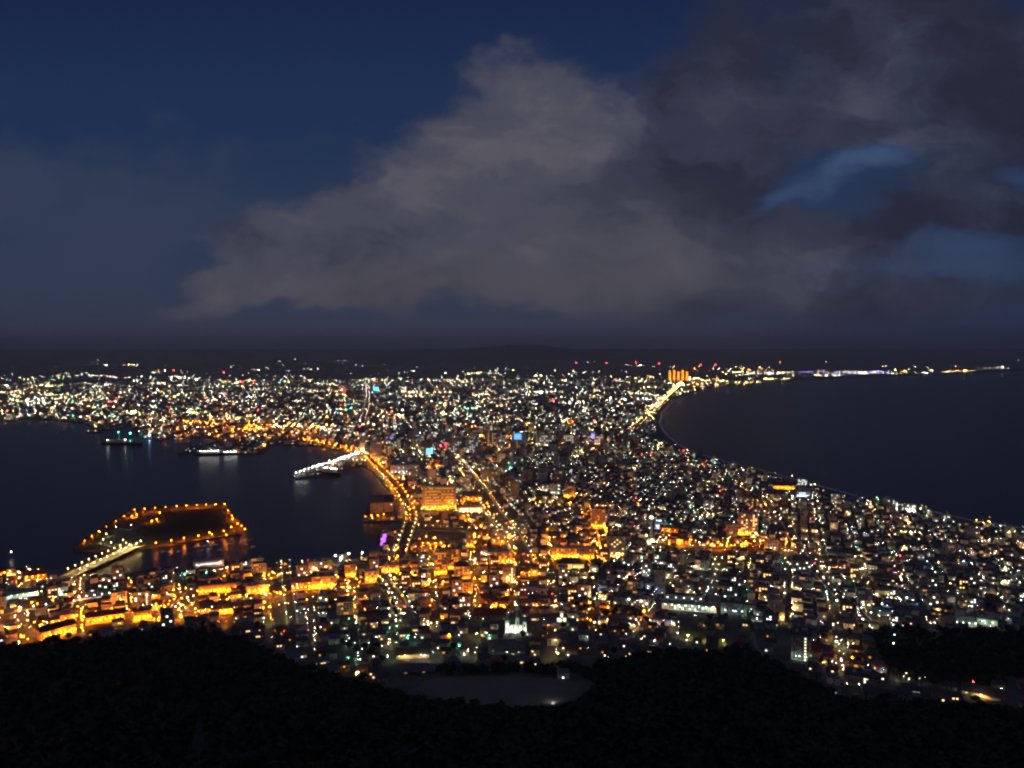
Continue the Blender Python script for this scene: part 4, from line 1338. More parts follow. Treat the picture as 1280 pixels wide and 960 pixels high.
def make_car(k):
    root = thing('car', (0, 0, 0), 0, 'x', 'car', 'cars driving on the town roads')
    m = MB()
    prof = [(-2.1, .35), (2.1, .35), (2.15, .75), (1.0, .95), (-1.9, 1.0), (-2.15, .8)]
    vs = [(x, y, z) for y in (-.85, .85) for x, z in prof]
    n = len(prof)
    m.add(vs, [tuple(range(n)), tuple(range(2 * n - 1, n - 1, -1))] + [((i + 1) % n, i, n + i, n + (i + 1) % n) for i in range(n)])
    m.build('body', CARP[k], root)
    m = MB()
    prof = [(-1.8, 1.003), (1.0, 1.003), (.3, 1.48), (-1.3, 1.48)]
    vs = [(x, y * (.78 if z < 1.2 else .66), z) for y in (-1, 1) for x, z in prof]
    m.add(vs, [(0, 1, 2, 3), (7, 6, 5, 4)] + [((i + 1) % 4, i, 4 + i, 4 + (i + 1) % 4) for i in range(4)])
    m.build('cabin', GLASS, root)
    for x in (-1.3, 1.3):
        for y in (-.8, .8):
            m = MB(); m.tube((x, y - .1, .33), (x, y + .1, .33), .33, n=12); m.build('wheel', RUB, root)
    for y in (-.6, .6):
        m = MB(); m.box(2.16, y, .58, .08, .42, .2, bottom=True); m.build('headlight', glow('headlight_beam', (1, .95, .85), 260), root)
        m = MB(); m.box(-2.18, y, .7, .08, .4, .18, bottom=True); m.build('taillight', glow('taillight_red', (1, .03, .03), 90), root)
    return root


carp = [make_car(k) for k in range(4)]
for p in carp:
    kids_of(p)
CARW = ['white', 'silver', 'dark', 'blue']
nc = 0
used_c = set()
for nm, n, ph in [('wide boulevard', 12, 'its far end'), ('waterfront road', 8, 'its bay end'), ('long diagonal street', 4, 'its far end'), ('diagonal white-lit street', 4, 'its far end'), ('tree-lined slope', 2, 'its lower end'), ('short orange street', 2, 'its lower end')]:
    px = [r_ for r_ in ROADS if r_[0] == nm][0]
    q = resample(polyline(px[1]), 4.0)
    picks = sorted(random.sample(range(len(q) // 8, len(q) - 3), n))
    seen = {}
    for i in picks:
        x, y, dx, dy = q[i]
        s = random.choice((-1, 1))
        k = nc % 4
        p = carp[k]
        X, Y = x + dy * s * px[2] * .13, y - dx * s * px[2] * .13
        a_ = math.atan2(dy, dx) + (math.pi if s < 0 else 0)
        o = p if k not in used_c else dup(p, (0, 0, 0), 0)
        used_c.add(k)
        o.location = (X, Y, hgt(x, y) + .14)
        o.rotation_euler = (0, 0, a_)
        seen[k] = seen.get(k, 0) + 1
        o['label'] = '%s car on the %s, %s %s one from %s' % (CARW[k], nm, ordinal(seen[k]), CARW[k], ph)
        nc += 1

# ------------------------------------------------------------------ trees
M_LEAF = mat('foliage', (.026, .036, .016), .9, .5, .35)
M_BARK = mat('bark', (.07, .055, .04), .95, .3, 1.0)


def crown_mesh(b_, cx, cy, z0, r, h, n, rnd, mi=0, cs=.42):
    lumps = [(rnd.uniform(-.45, .45) * r, rnd.uniform(-.45, .45) * r, rnd.uniform(.25, .8) * h, rnd.uniform(.5, .75) * r) for _ in range(6)]
    vs, fs = [], []
    for i in range(n):
        lx, ly, lz, lr = lumps[i % 6]
        d = Vector((rnd.gauss(0, 1), rnd.gauss(0, 1), rnd.gauss(0, 1))).normalized()
        p = Vector((lx, ly, lz)) + Vector((d.x * lr, d.y * lr, d.z * lr * .75)) * rnd.uniform(.55, 1.05)
        nrm = (d + Vector((rnd.uniform(-.7, .7), rnd.uniform(-.7, .7), rnd.uniform(-.3, .9)))).normalized()
        e = nrm.orthogonal().normalized()
        g_ = nrm.cross(e)
        s = r * cs * rnd.uniform(.45, 1.0)
        k = len(vs)
        for a_ in (0, 1.3, 2.5, 3.9, 5.2):
            q = p + e * (math.cos(a_) * s * rnd.uniform(.6, 1)) + g_ * (math.sin(a_) * s * rnd.uniform(.6, 1))
            vs.append((cx + q.x, cy + q.y, z0 + q.z))
        fs.append((k, k + 1, k + 2, k + 3, k + 4))
    b_.add(vs, fs, mi)


def make_tree(seed, h, r, n):
    rnd = random.Random(seed)
    root = thing('tree', (0, 0, 0), 0, 'x', 'tree')
    m = MB()
    m.tube((0, 0, -1), (0, 0, h * .45), .32, .2, 7)
    for k in range(4):
        a_ = k * 1.6 + rnd.random()
        m.tube((0, 0, h * (.3 + .04 * k)), (math.cos(a_) * r * .6, math.sin(a_) * r * .6, h * .62), .16, .05, 5)
    m.build('trunk', M_BARK, root)
    m = MB()
    crown_mesh(m, 0, 0, h * .3, r, h * .7, n, rnd)
    m.build('crown', M_LEAF, root)
    return root


tree_protos = [make_tree(1, 9.5, 4.2, 230), make_tree(2, 11.5, 4.0, 240), make_tree(3, 8.0, 3.6, 200)]
for p in tree_protos:
    kids_of(p)
proto_used = set()


def place(protos, i, loc, rz, used=proto_used):
    p = protos[i]
    if p.name not in used:
        used.add(p.name)
        p.location = loc
        p.rotation_euler = (0, 0, rz)
        return p
    return dup(p, loc, rz)


TREES = []
# edge of the woods: the front rank that draws the skyline against the town
for i in range(150):
    a_ = -0.70 + 1.40 * (i + .5) / 150 + random.uniform(-.003, .003)
    yv = float(rim(a_)) + random.uniform(-3, 2)
    x, y = a_ * yv, yv
    o = place(tree_protos, i % 3, (x, y, hgt(x, y) - .8), random.uniform(0, 6))
    o.scale = (1.0, 1.0, random.uniform(.6, 1.15))
    tag(o, 'dark tree in the front rank of the woods below the viewpoint', 'tree', 'front-rank trees of the woods')
# lit trees along the slope street
pl = polyline(ROADS[3][1])
for j, s in enumerate((-1, 1)):
    for i, (x, y, dx, dy) in enumerate(resample(pl, 15)):
        X, Y = x + dy * s * 11.0, y - dx * s * 11.0
        o = place(tree_protos, (i + j) % 3, (X, Y, hgt(X, Y)), random.uniform(0, 6))
        o.scale = (.62, .62, .62)
        tag(o, 'lamp-lit tree on the %s side of the tree-lined slope, %s from its lower end' % ('bay' if s < 0 else 'seaward', ordinal(i + 1)), 'tree', 'lit trees on the slope street')
        TREES.append((X, Y))
for i, (a_, b_, s_) in enumerate([(733, 766, 1.0), (742, 764, .8), (757, 772, 1.1), (766, 770, .8), (800, 776, 1.0), (809, 779, .9), (794, 774, .8)]):
    v = at(a_, b_)
    o = place(tree_protos, i % 3, (v.x, v.y, v.z), i)
    o.scale = (s_, s_, s_)
    tag(o, 'tree glowing orange in lamp light, %s from the teal church' % ordinal(i + 1), 'tree', 'orange-lit trees by the school')
    TREES.append((v.x, v.y))

for i, (a_, b_, s_) in enumerate([(437, 812, .9), (446, 820, 1.0), (455, 812, .8), (462, 824, 1.0), (471, 816, .9), (478, 828, .8), (430, 806, .7)]):
    v = at(a_, b_)
    o = place(tree_protos, i % 3, (v.x, v.y, v.z), i)
    o.scale = (s_, s_, s_)
    tag(o, 'garden tree dimly lit green bayward of the pale gabled hall, %s from the bay' % ordinal(i + 1), 'tree', 'green-lit garden trees')
    LAMPS.append((v.x + 4, v.y + 5, hgt(v.x, v.y), 'G', .28, 4.5, 'lamps among the garden trees', 'small greenish lamp among the garden trees, %s from the bay' % ordinal(i + 1)))

# forest on the mountainside, one mass
fm = MB()
rnd = random.Random(5)
cnt = 0
for i in range(5200):
    a_ = rnd.uniform(-.80, .80)
    ym = float(rim(a_))
    yv = math.sqrt(rnd.uniform(330 ** 2, (ym - 4) ** 2))
    if yv < 330:
        continue
    x, y = a_ * yv, yv
    z = float(hmount(a_, yv))
    crown_mesh(fm, x, y, z + .3, rnd.uniform(3.4, 5.2), rnd.uniform(5.0, 9.0), 26, rnd, cs=.7)
# the dark woods and park on the seaward side, below the slope
def inpoly_px(poly, n, rr):
    w_ = [(lambda v: (v.x, v.y))(at(*p)) for p in poly]
    c = np.array(w_)
    out = []
    while len(out) < n:
        x = rr.uniform(c[:, 0].min(), c[:, 0].max()); y = rr.uniform(c[:, 1].min(), c[:, 1].max())
        if pip(np.array([x]), np.array([y]), w_)[0]:
            out.append((x, y))
    return w_, out


WOODS = []
for poly, n in [([(1085, 792), (1130, 786), (1180, 790), (1290, 790), (1300, 858), (1200, 860), (1150, 852), (1108, 842), (1100, 815)], 620),
                ([(770, 824), (840, 817), (900, 820), (930, 813), (962, 828), (1000, 850), (900, 848), (800, 848)], 230),
                ([(740, 832), (775, 828), (800, 848), (740, 858), (725, 850)], 60), ([(540, 846), (560, 838), (720, 836), (740, 850), (700, 843), (600, 842)], 70)]:
    w_, pts = inpoly_px(poly, n, rnd)
    WOODS.append(w_)
    for x, y in pts:
        if any(math.hypot(x - fx, y - fy) < fr * .8 + 2 for fx, fy, fr, *_ in FOOT):
            continue
        crown_mesh(fm, x, y, hgt(x, y) + 1.2, rnd.uniform(3.0, 4.6), rnd.uniform(4.0, 7.0), 30, rnd, cs=.6)
tag(fm.build('forest', M_LEAF), 'black mass of woodland covering the mountainside', 'forest', kind='stuff')

# ------------------------------------------------------------------ lights of the town, by density and colour
DEN = {450: "1111 4512 2131 1124 2132 4767 6333 4433", 470: "8877 8877 6678 6677 7666 7963 1000 0000", 490: "9999 8876 7777 7788 7777 7941 0000 0000",
       510: "8777 8877 8787 7787 7778 8200 0000 0000", 530: "1122 5678 8877 7788 7776 5300 0000 0000", 550: "0000 0112 3357 8889 9887 6530 0000 0000",
       570: "0000 0000 0258 8876 6677 6653 2000 0000", 590: "0000 0000 0066 7876 5555 5555 4300 0000", 610: "0000 0000 0000 8786 4555 5555 5543 2000",
       630: "0000 0000 0000 4885 4555 5655 5555 5542", 650: "0000 0000 0000 3676 6455 5665 4555 6554", 670: "0000 0000 0000 2777 7777 6666 6555 5555",
       690: "2100 0000 0000 6788 8788 6665 4555 5555", 710: "4430 2355 5667 7678 7765 5555 5665 5455", 730: "5554 4566 5445 5566 5566 5554 5553 4443",
       750: "5555 5556 5433 4334 4444 4333 3554 3333", 770: "6666 5441 2333 3222 2333 2111 2333 2221", 790: "3220 0000 2222 2211 1111 1100 1220 1000",
       810: "0000 0000 0111 1111 1110 1000 0120 0000", 830: "0000 0000 0001 1000 0000 0000 0111 0000", 850: "0000 0000 0000 0000 0000 0000 0011 1010"}
COLR = {450: "WWWW WWWW WWWW WWWW WWWW WYYY YMMM MMMM", 470: "WWWW WWWW WWWW WWWW WWWW YYYW WWWW WWWW", 490: "WWWW WMWW WWMW WMMW WWMW WYWW WWWW WWWW",
       510: "WWMM MMMM MWMW WWWM MWWW YWWW WWWW WWWW", 530: "WWWM MOOO OOMM WWMM MMWW WWWW WWWW WWWW", 550: "WWWW WWMO OOYY MMMY YYYM MMMM WWWW WWWW",
       570: "WWWW WWWW WYYY MMMM WWMM MMMM WWWW WWWW", 590: "WWWW WWWW WWYO MYMM WWWM WMMW WWWW WWWW", 610: "WWWW WWWW WWWW OOYM WMYM WWWM WWWW WWWW",
       630: "WWWW WWWW WWWW OOOM MWOM WWWM MWWW WWWW", 650: "WWWW WWWW WWWW OOOY MMOM MWWW MMWM MWWW", 670: "WWWW WWWW WWWW OOOO OOOM MOOO OMWW WWWW",
       690: "OOWW WWWW WWWW OOOO OOOM MWWW MMWW WWWW", 710: "OOOM MMMO OOOO OOOO OMMW WWWW WWMW WWWW", 730: "WWWO MOOO OOOO MOOO MMWM WWWW WWWW WWWW",
       750: "WWOO OOOO OMMO MMOO MMWM WWWW WWWW WWWW", 770: "OOOO OOOO MMMM MMMM MOOM WWWW MWWW WWWW", 790: "OOOO WWWW MMMM GMMG WWWG WWWW WWWW WWWW",
       810: "WWWW WWWW GWGW WWWG WWWW WWWW WMMW WWWW", 830: "WWWW WWWW WWWW GWWW WWWW WWWW WMMW WWWW", 850: "WWWW WWWW WWWW WWWW WWWW WWWW WMMW WWMW"}
MIX = {'W': "WWWWWWWWWWWWWGGGGAAAAAAPRYYYBTWWWWAA", 'M': "AAAAAAWWWWWWGGPPYRST", 'O': "SSSSSSSAAAWG", 'Y': "AAAAAYYYYWWWS", 'G': "GGGWWT"}
for k in list(DEN):
    DEN[k] = DEN[k].replace(' ', '')
    COLR[k] = COLR[k].replace(' ', '')
PER = 2.6
spx, spy, scol = [], [], []
for row in sorted(DEN):
    for c in range(32):
        n = int(DEN[row][c]) * PER * (0.85 if row >= 690 else (1.75 if 470 <= row < 550 else 1.1))
        n = int(n) + (random.random() < n - int(n))
        # lights gather in clumps rather than evenly
        k = 0
        while k < n:
            bx, by = c * 40 + random.uniform(0, 40), row + random.uniform(0, 20)
            q = random.choice((1, 1, 2, 3, 5)) if row > 470 else random.choice((1, 2, 4))
            for _ in range(q):
                spx.append(bx + random.gauss(0, 6) * (q > 1))
                spy.append(by + random.gauss(0, 1.2) * (q > 1))
                scol.append(random.choice(MIX[COLR[row][c]]))
                k += 1
# the left and right of the frame continue the same way
for _ in range(420):
    spx.append(random.choice((random.uniform(-90, 0), random.uniform(1280, 1370)))); spy.append(random.uniform(470, 525) if spx[-1] < 0 else random.uniform(670, 775)); scol.append(random.choice(MIX['W']))
STRIPS = [(30, 86, 482.5, 16, 'Y'), (0, 28, 491, 9, 'Y'), (58, 84, 494, 10, 'Y'), (74, 126, 498.5, 18, 'Y'), (36, 92, 506, 22, 'W'), (96, 138, 501, 14, 'P'), (134, 146, 504, 6, 'R'),
          (0, 28, 502, 10, 'Y'), (154, 176, 459, 10, 'Y'), (184, 208, 480, 12, 'Y'), (190, 200, 461, 6, 'W'), (133, 146, 472, 6, 'P'), (152, 184, 517, 14, 'Y'), (15, 30, 522, 6, 'W'),
          (60, 72, 520, 5, 'W'), (212, 236, 472, 14, 'P'), (276, 300, 479, 10, 'Y'), (300, 318, 478, 8, 'R'), (306, 330, 497, 14, 'W'), (253, 272, 501, 8, 'W'), (268, 282, 493, 7, 'P'),
          (236, 260, 517, 10, 'Y'), (268, 300, 525, 14, 'A'), (226, 252, 530, 14, 'S'), (340, 400, 535, 26, 'Y'), (306, 340, 538, 14, 'S'), (400, 428, 540, 18, 'W'), (436, 500, 476, 22, 'Y'),
          (380, 400, 462, 8, 'W'), (395, 412, 481, 8, 'T'), (408, 430, 490, 8, 'Y'), (506, 520, 491, 8, 'A'), (520, 536, 496, 8, 'W'), (540, 562, 492, 12, 'A'), (584, 622, 467, 16, 'Y'),
          (554, 596, 476, 20, 'W'), (598, 608, 494, 10, 'Y'), (603, 622, 500, 8, 'P'), (580, 598, 512, 8, 'T'), (583, 610, 503, 10, 'G'), (545, 575, 520, 12, 'Y'), (480, 505, 522, 10, 'A'),
          (655, 672, 477, 10, 'P'), (658, 692, 491, 12, 'W'), (700, 740, 505, 16, 'W'), (705, 740, 516, 16, 'G'), (784, 812, 493, 12, 'G'), (808, 834, 500, 22, 'W'), (812, 826, 508, 14, 'W'),
          (640, 720, 545, 34, 'Y'), (600, 640, 548, 18, 'S'), (735, 760, 541, 10, 'W'), (520, 545, 545, 10, 'W'), (560, 585, 575, 10, 'W'), (856, 876, 474, 16, 'Y'), (876, 906, 476, 20, 'Y'),
          (912, 930, 465, 12, 'Y'), (930, 996, 467, 40, 'W'), (925, 945, 479, 12, 'A'), (950, 985, 474.5, 20, 'Y'), (840, 862, 482, 14, 'Y'), (1000, 1060, 469.5, 26, 'W'), (1060, 1160, 466.5, 34, 'W'), (1000, 1112, 465.5, 40, 'V'), (1160, 1220, 464, 14, 'M'),
          (1180, 1200, 465, 9, 'P'), (1130, 1142, 464, 6, 'A'), (1225, 1290, 460.5, 22, 'W'), (1110, 1122, 471, 5, 'A'), (714, 722, 460, 4, 'W'), (724, 732, 460, 3, 'W'), (36, 44, 451, 4, 'W'),
          (472, 482, 447, 4, 'W'), (310, 336, 455, 9, 'W'), (355, 362, 456, 4, 'W'), (418, 432, 453, 5, 'W'), (500, 520, 463, 6, 'W'), (612, 634, 458, 9, 'W'), (780, 812, 457, 9, 'W'), (890, 914, 462, 6, 'W')]
for x0, x1, yy_, n, c in STRIPS:
    for _ in range(int(n * 1.3)):
        spx.append(random.uniform(x0, x1)); spy.append(yy_ + random.gauss(0, .7) + .4); scol.append((c if c != 'M' else 'A') if random.random() < .75 else random.choice('WAY'))
spx, spy = np.array(spx), np.array(spy)
x, y, z = at_many(spx, spy)
r = np.hypot(x, y)
A = np.arctan2(x, y)


def frame_rot(r_, x_):
    return np.where(r_ > 3600, np.where(x_ < -600, R(24), R(-30)), np.where(x_ < 110, R(9.4), R(-20)))


SX, SY = 52.0, 64.0
for i in range(len(x)):
    ri = r[i]
    if ri < 1400 and x[i] < 110:
        a = A[i] * 1000
        if random.random() < .5:
            a = round(a / SX) * SX + random.choice((-4, 4)) * 1000 / max(ri, 600)
        else:
            ri = round(ri / SY) * SY + random.choice((-4, 4))
        a += random.gauss(0, 1.0)
        x[i], y[i] = ri * math.sin(a / 1000), ri * math.cos(a / 1000)
    else:
        th = float(frame_rot(ri, x[i]))
        k = 1.0 if ri < 3600 else 1.7
        c_, s_ = math.cos(th), math.sin(th)
        p, q = x[i] * c_ + y[i] * s_, -x[i] * s_ + y[i] * c_
        if random.random() < (.45 if ri < 3600 else .22):
            p = round(p / (SX * k)) * SX * k + random.choice((-5, 5))
        elif random.random() < (.7 if ri < 3600 else .4):
            q = round(q / (SY * k * 1.3)) * SY * k * 1.3 + random.choice((-5, 5))
        x[i], y[i] = p * c_ - q * s_, p * s_ + q * c_
z = hland(x, y)
ok = on_land(x, y) & ~pip(x, y, isle_w)
r = np.hypot(x, y)
ok &= y > rim(x / np.maximum(y, 1)) + 8


def in_field(X, Y):
    return pip(X, Y, sport_poly) | pip(X, Y, lawn_poly)


ok &= ~in_field(x, y)
for w_ in WOODS:
    ok &= ~pip(x, y, w_)
for fx, fy, fr, fw, fd, frz in FOOT:
    dx, dy = x - fx, y - fy
    c_, s_ = math.cos(-frz), math.sin(-frz)
    lx, ly = dx * c_ - dy * s_, dx * s_ + dy * c_
    ok &= ~((np.abs(lx) < fw / 2 + 1.5) & (np.abs(ly) < fd / 2 + 1.5))
for i in np.nonzero(ok)[0]:
    d = r[i]
    c = scol[i]
    rad = max(.27, d * .00022) * min(2.0, max(.32, math.exp(random.gauss(-.42, .45)))) * (1.25 if c == 'S' else .82 if d < 1900 else 1.0)
    hh_ = random.choice((5, 6, 7, 7)) if d < 1500 else random.choice((7, 8, 9, 9, 12, 16))
    LAMPS.append((float(x[i]), float(y[i]), float(z[i]), c, rad, hh_, None, None))

# ------------------------------------------------------------------ houses and low blocks
HOUSES = []
hw = [('cream', 'dark'), ('white', 'slate'), ('grey', 'dark'), ('brown', 'brown'), ('blue-grey', 'slate'), ('beige', 'red'), ('white', 'blue'), ('beige', 'dark')]
protos = []


def make_house(i):
    rnd = random.Random(100 + i)
    wl, rf = hw[i % len(hw)]
    w, d = rnd.uniform(8, 11.5), rnd.uniform(7, 9.5)
    st = 1 if i % 5 == 4 else 2
    h = 3.0 * st
    form = ('gable', 'hip', 'shed', 'cross')[i % 4]
    root = thing('house', (0, 0, 0), 0, 'x', 'house')
    m = MB()
    hr = d * .27
    if form in ('gable', 'cross'):
        m.pent(0, 0, -3, w, d, h + 3, hr)
    elif form == 'hip':
        m.box(0, 0, -3, w, d, h + 3)
    else:
        m.box(0, 0, -3, w, d, h + 3)
    if form == 'cross':
        m.box(w * .22, -d * .5 - 1.1, -3, w * .36, 2.19, 3 + h * .62)
    m.build('wall', WALLS[wl], root)
    m = MB()
    if form in ('gable', 'cross'):
        m.gable(0, 0, h + .02, w, d, hr, .5)
    elif form == 'hip':
        m.gable(0, 0, h + .02, w, d, hr, .55, 0, 0, d * .42)
    else:
        vs = [(-w / 2 - .4, -d / 2 - .5, h + .02), (w / 2 + .4, -d / 2 - .5, h + .02), (w / 2 + .4, d / 2 + .4, h + 1.6), (-w / 2 - .4, d / 2 + .4, h + 1.6)]
        vs += [(a_, b_, c_ + .22) for a_, b_, c_ in vs]
        m.add(vs, [(4, 5, 6, 7), (0, 1, 5, 4), (1, 2, 6, 5), (2, 3, 7, 6), (3, 0, 4, 7), (3, 2, 1, 0)])
    if form == 'cross':
        m.box(w * .22, -d * .5 - 1.2, h * .62 + .01, w * .36 + .6, 2.6, .2)
    ro = m.build('roof', ROOFS[rf], root)
    if i % 3 == 0:
        m = MB(); m.box(w * .28, d * .12, h + hr * .4, .7, .7, 1.9); m.build('chimney', WALLS['brick'], ro)
    lit = (0, 1, 2, 1, 0, 1)[i % 6]
    key = ('warm', 'white', 'warm', 'orange')[i % 4]
    slots = [(-w * .28, h - 1.5), (w * .05, h - 1.5), (-w * .28, 1.5 if st == 2 else h - 1.5), (-w * .02, 1.5 if st == 2 else h - 1.5)]
    rnd.shuffle(slots)
    for k, (wx, wz) in enumerate(slots[:3]):
        m = MB(); m.box(0, 0, -.6, 1.5, .14, 1.2)
        o = m.build('window', WIN[key] if k < lit else GLASS, root)
        o.location = (wx, -d / 2 - .03, wz)
    look = '%s %s-storey house with %s %s roof' % ({'beige': 'beige', 'brown': 'brown'}.get(wl, wl), 'one' if st == 1 else 'two', rf, {'gable': 'gabled', 'hip': 'hipped', 'shed': 'lean-to', 'cross': 'gabled'}[form])
    return root, look, max(w, d), lit


for i in range(24):
    protos.append(make_house(i))
    kids_of(protos[-1][0])


def near_road(X, Y, pad):
    bad = np.zeros(np.shape(X), bool)
    for pl, hw_ in road_lines:
        for (x1, y1), (x2, y2) in zip(pl[:-1], pl[1:]):
            L2 = (x2 - x1) ** 2 + (y2 - y1) ** 2
            t_ = np.clip(((X - x1) * (x2 - x1) + (Y - y1) * (y2 - y1)) / L2, 0, 1)
            bad |= np.hypot(X - x1 - t_ * (x2 - x1), Y - y1 - t_ * (y2 - y1)) < hw_ + pad
    return bad


def free(X, Y, pad, edge=10):
    k = on_land(X, Y) & ~pip(X, Y, isle_w) & ~near_road(X, Y, pad) & ~in_field(X, Y)
    k &= Y > rim(X / np.maximum(Y, 1)) + edge
    for s in ((edge, 0), (-edge, 0), (0, edge), (0, -edge)):
        k &= on_land(X + s[0], Y + s[1])
    for w_ in WOODS:
        k &= ~pip(X, Y, w_)
    for fx, fy, fr, *_ in FOOT:
        k &= np.hypot(X - fx, Y - fy) > fr + pad * .6
    return k


# near quarter: streets run down from the mountain
cand = []
for a in np.arange(-1050, 1050, 13.0):
    for rr_ in np.arange(640, 1400, 13.5):
        sc = rr_ / 1000.0
        aa = a + random.gauss(0, 1.2) / sc
        r2 = rr_ + random.gauss(0, 1.2)
        ma = (aa + SX / 2) % SX - SX / 2
        mr = (r2 + SY / 2) % SY - SY / 2
        if abs(ma) * sc < 7.5 or abs(mr) < 8:
            continue
        cand.append((r2 * math.sin(aa / 1000), r2 * math.cos(aa / 1000)))
cand = [c_ for c_ in cand if c_[0] < 110]
th9 = R(-20)
for p_ in np.arange(-700, 1500, 13.4):
    for q_ in np.arange(200, 1700, 13.4):
        mp = (p_ + SX / 2) % SX - SX / 2
        mq = (q_ + SY * .65) % (SY * 1.3) - SY * .65
        if abs(mp) < 7 or abs(mq) < 7:
            continue
        pp_, qq_ = p_ + random.gauss(0, 1.3), q_ + random.gauss(0, 1.3)
        X, Y = pp_ * math.cos(th9) - qq_ * math.sin(th9), pp_ * math.sin(th9) + qq_ * math.cos(th9)
        if X >= 110 and 600 < math.hypot(X, Y) < 1400:
            cand.append((X, Y))
cand = np.array(cand)
u_ = cand[:, 0] / cand[:, 1]
cand = cand[(np.abs(u_) < .74)]
k = free(cand[:, 0], cand[:, 1], 5.5)
cand = cand[k]
cand = cand[rng.random(len(cand)) > .10]
grid = {}
keep = []
for X, Y in cand[np.argsort(np.hypot(cand[:, 0], cand[:, 1]))]:
    key = (int(X // 12), int(Y // 12))
    if any(math.hypot(X - p, Y - q) < 11.6 for i in (-1, 0, 1) for j in (-1, 0, 1) for p, q in grid.get((key[0] + i, key[1] + j), [])):
        continue
    grid.setdefault(key, []).append((X, Y))
    keep.append((X, Y))
print('near plots', len(keep))

# ---- low blocks with their own windows
blk = []


def make_block(i):
    rnd = random.Random(300 + i)
    wl = ('beige', 'grey', 'white', 'cream', 'brown', 'beige')[i % 6]
    w, d, fl = rnd.uniform(12, 19), rnd.uniform(10, 13), (3, 4, 5, 3, 6, 7)[i % 6]
    h = fl * 3.0 + .6
    root = thing('apartment_block', (0, 0, 0), 0, 'x', 'apartment block')
    m = MB(); m.box(0, 0, -3, w, d, h + 3); m.build('wall', WALLS[wl], root)
    m = MB(); m.box(0, 0, h + .003, w + .3, d + .3, .3)
    for s in (-1, 1):
        m.box(0, s * d / 2, h + .31, w + .3, .3, .5); m.box(s * w / 2, 0, h + .31, .3, d - .32, .5)
    ro = m.build('roof', ROOFS[('pale', 'dark', 'slate')[i % 3]], root)
    m = MB(); m.box(w * .2, d * .1, h + .32, 3.6, 3.2, 2.6); m.build('stair_head', WALLS['grey'], ro)
    win_grid(root, w, d, h, fl, max(3, int(w / 3.4)), (.12, .3, .2, .08, .25, .15)[i % 6], ('warm', 'white', 'orange', 'green', 'warm', 'white')[i % 6], z0=.9, seed=i, dark=.3)
    return root, '%s %s-storey flat-roofed block' % (wl, ('three', 'four', 'five', 'three', 'six', 'seven')[i % 6])


bprotos = [make_block(i) for i in range(6)]
for p in bprotos:
    kids_of(p[0])

stuffB = MB()
SB_MATS = [WALLS['beige'], WALLS['grey'], WALLS['white'], WALLS['cream'], WALLS['brown'], ROOFS['dark'], ROOFS['slate'], ROOFS['pale'], WIN['warm'], WIN['white'], WIN['orange'], WIN['green'], ROOFS['red'], ROOFS['blue']]


def face_win(mb, X, Y, z, w, d, h, rz, n, mi, ww, hh):
    c_, s_ = math.cos(rz), math.sin(rz)
    for _ in range(n):
        lx = random.uniform(-w / 2 + ww * .6, w / 2 - ww * .6)
        lz = 1.2 + 3.0 * random.randrange(max(1, int((h - 1) / 3)))
        lz = min(lz, h - hh - .3)
        vs = [(lx - ww / 2, lz), (lx + ww / 2, lz), (lx + ww / 2, lz + hh), (lx - ww / 2, lz + hh)]
        ly = -d / 2 - .07
        mb.add([(X + a_ * c_ - ly * s_, Y + a_ * s_ + ly * c_, z + b_) for a_, b_ in vs], [(0, 1, 2, 3)], mi)


n_house, n_block, n_tree = 0, 0, 0
TREE_I, HOUSE_I, BLOCK_I = [], [], []
for X, Y in keep:
    rr_ = math.hypot(X, Y)
    zz = hgt(X, Y)
    rz = rot_face(X, Y) if X < 110 else th9
    q = random.random()
    if q < .12 and n_tree < 100 and rr_ < 1200:
        o = place(tree_protos, n_tree % 3, (X, Y, zz), random.uniform(0, 6))
        s_ = random.uniform(.6, .95)
        o.scale = (s_, s_, s_)
        tag(o, 'x', 'tree', 'trees between the houses')
        TREE_I.append((o, X, Y, ('round dark tree', 'tall dark tree', 'small dark tree')[n_tree % 3]))
        n_tree += 1
    elif q < .22 and rr_ > 880 and n_block < 110:
        o = place([b_[0] for b_ in bprotos], n_block % 6, (X, Y, zz), rz + random.gauss(0, .04))
        tag(o, 'x', 'apartment block', 'low flat-roofed blocks of the old town')
        BLOCK_I.append((o, X, Y, bprotos[n_block % 6][1]))
        n_block += 1
    elif n_house < 296:
        i = random.randrange(24) if n_house >= 24 else n_house
        o = place([b_[0] for b_ in protos], i, (X, Y, zz), rz + random.choice((0, 0, 0, .12, -.12)) + random.gauss(0, .05))
        tag(o, 'x', 'house', 'houses below the woods')
        HOUSE_I.append((o, X, Y, protos[i][1]))
        n_house += 1
    else:
        w, d, h = random.uniform(8, 11.5), random.uniform(7, 10), random.choice((5.6, 6, 6.2, 3.4, 8.5))
        wm = random.choice((0, 1, 2, 3, 4, 3, 2))
        rm = random.choice((5, 5, 6, 6, 12, 13, 7))
        r_ = rz + random.gauss(0, .06)
        if random.random() < .72:
            stuffB.pent(X, Y, zz - 3, w, d, h + 3, d * .25, r_, wm)
            stuffB.gable(X, Y, zz + h + .02, w, d, d * .25, .45, r_, rm)
        else:
            stuffB.box(X, Y, zz - 3, w, d, h + 4, r_, wm, rm)
        if random.random() < .5:
            face_win(stuffB, X, Y, zz, w, d, h, r_, random.choice((1, 1, 2)), random.choice((8, 8, 9, 10)), 1.5, 1.2)
print('houses', n_house, 'blocks', n_block, 'trees', n_tree)

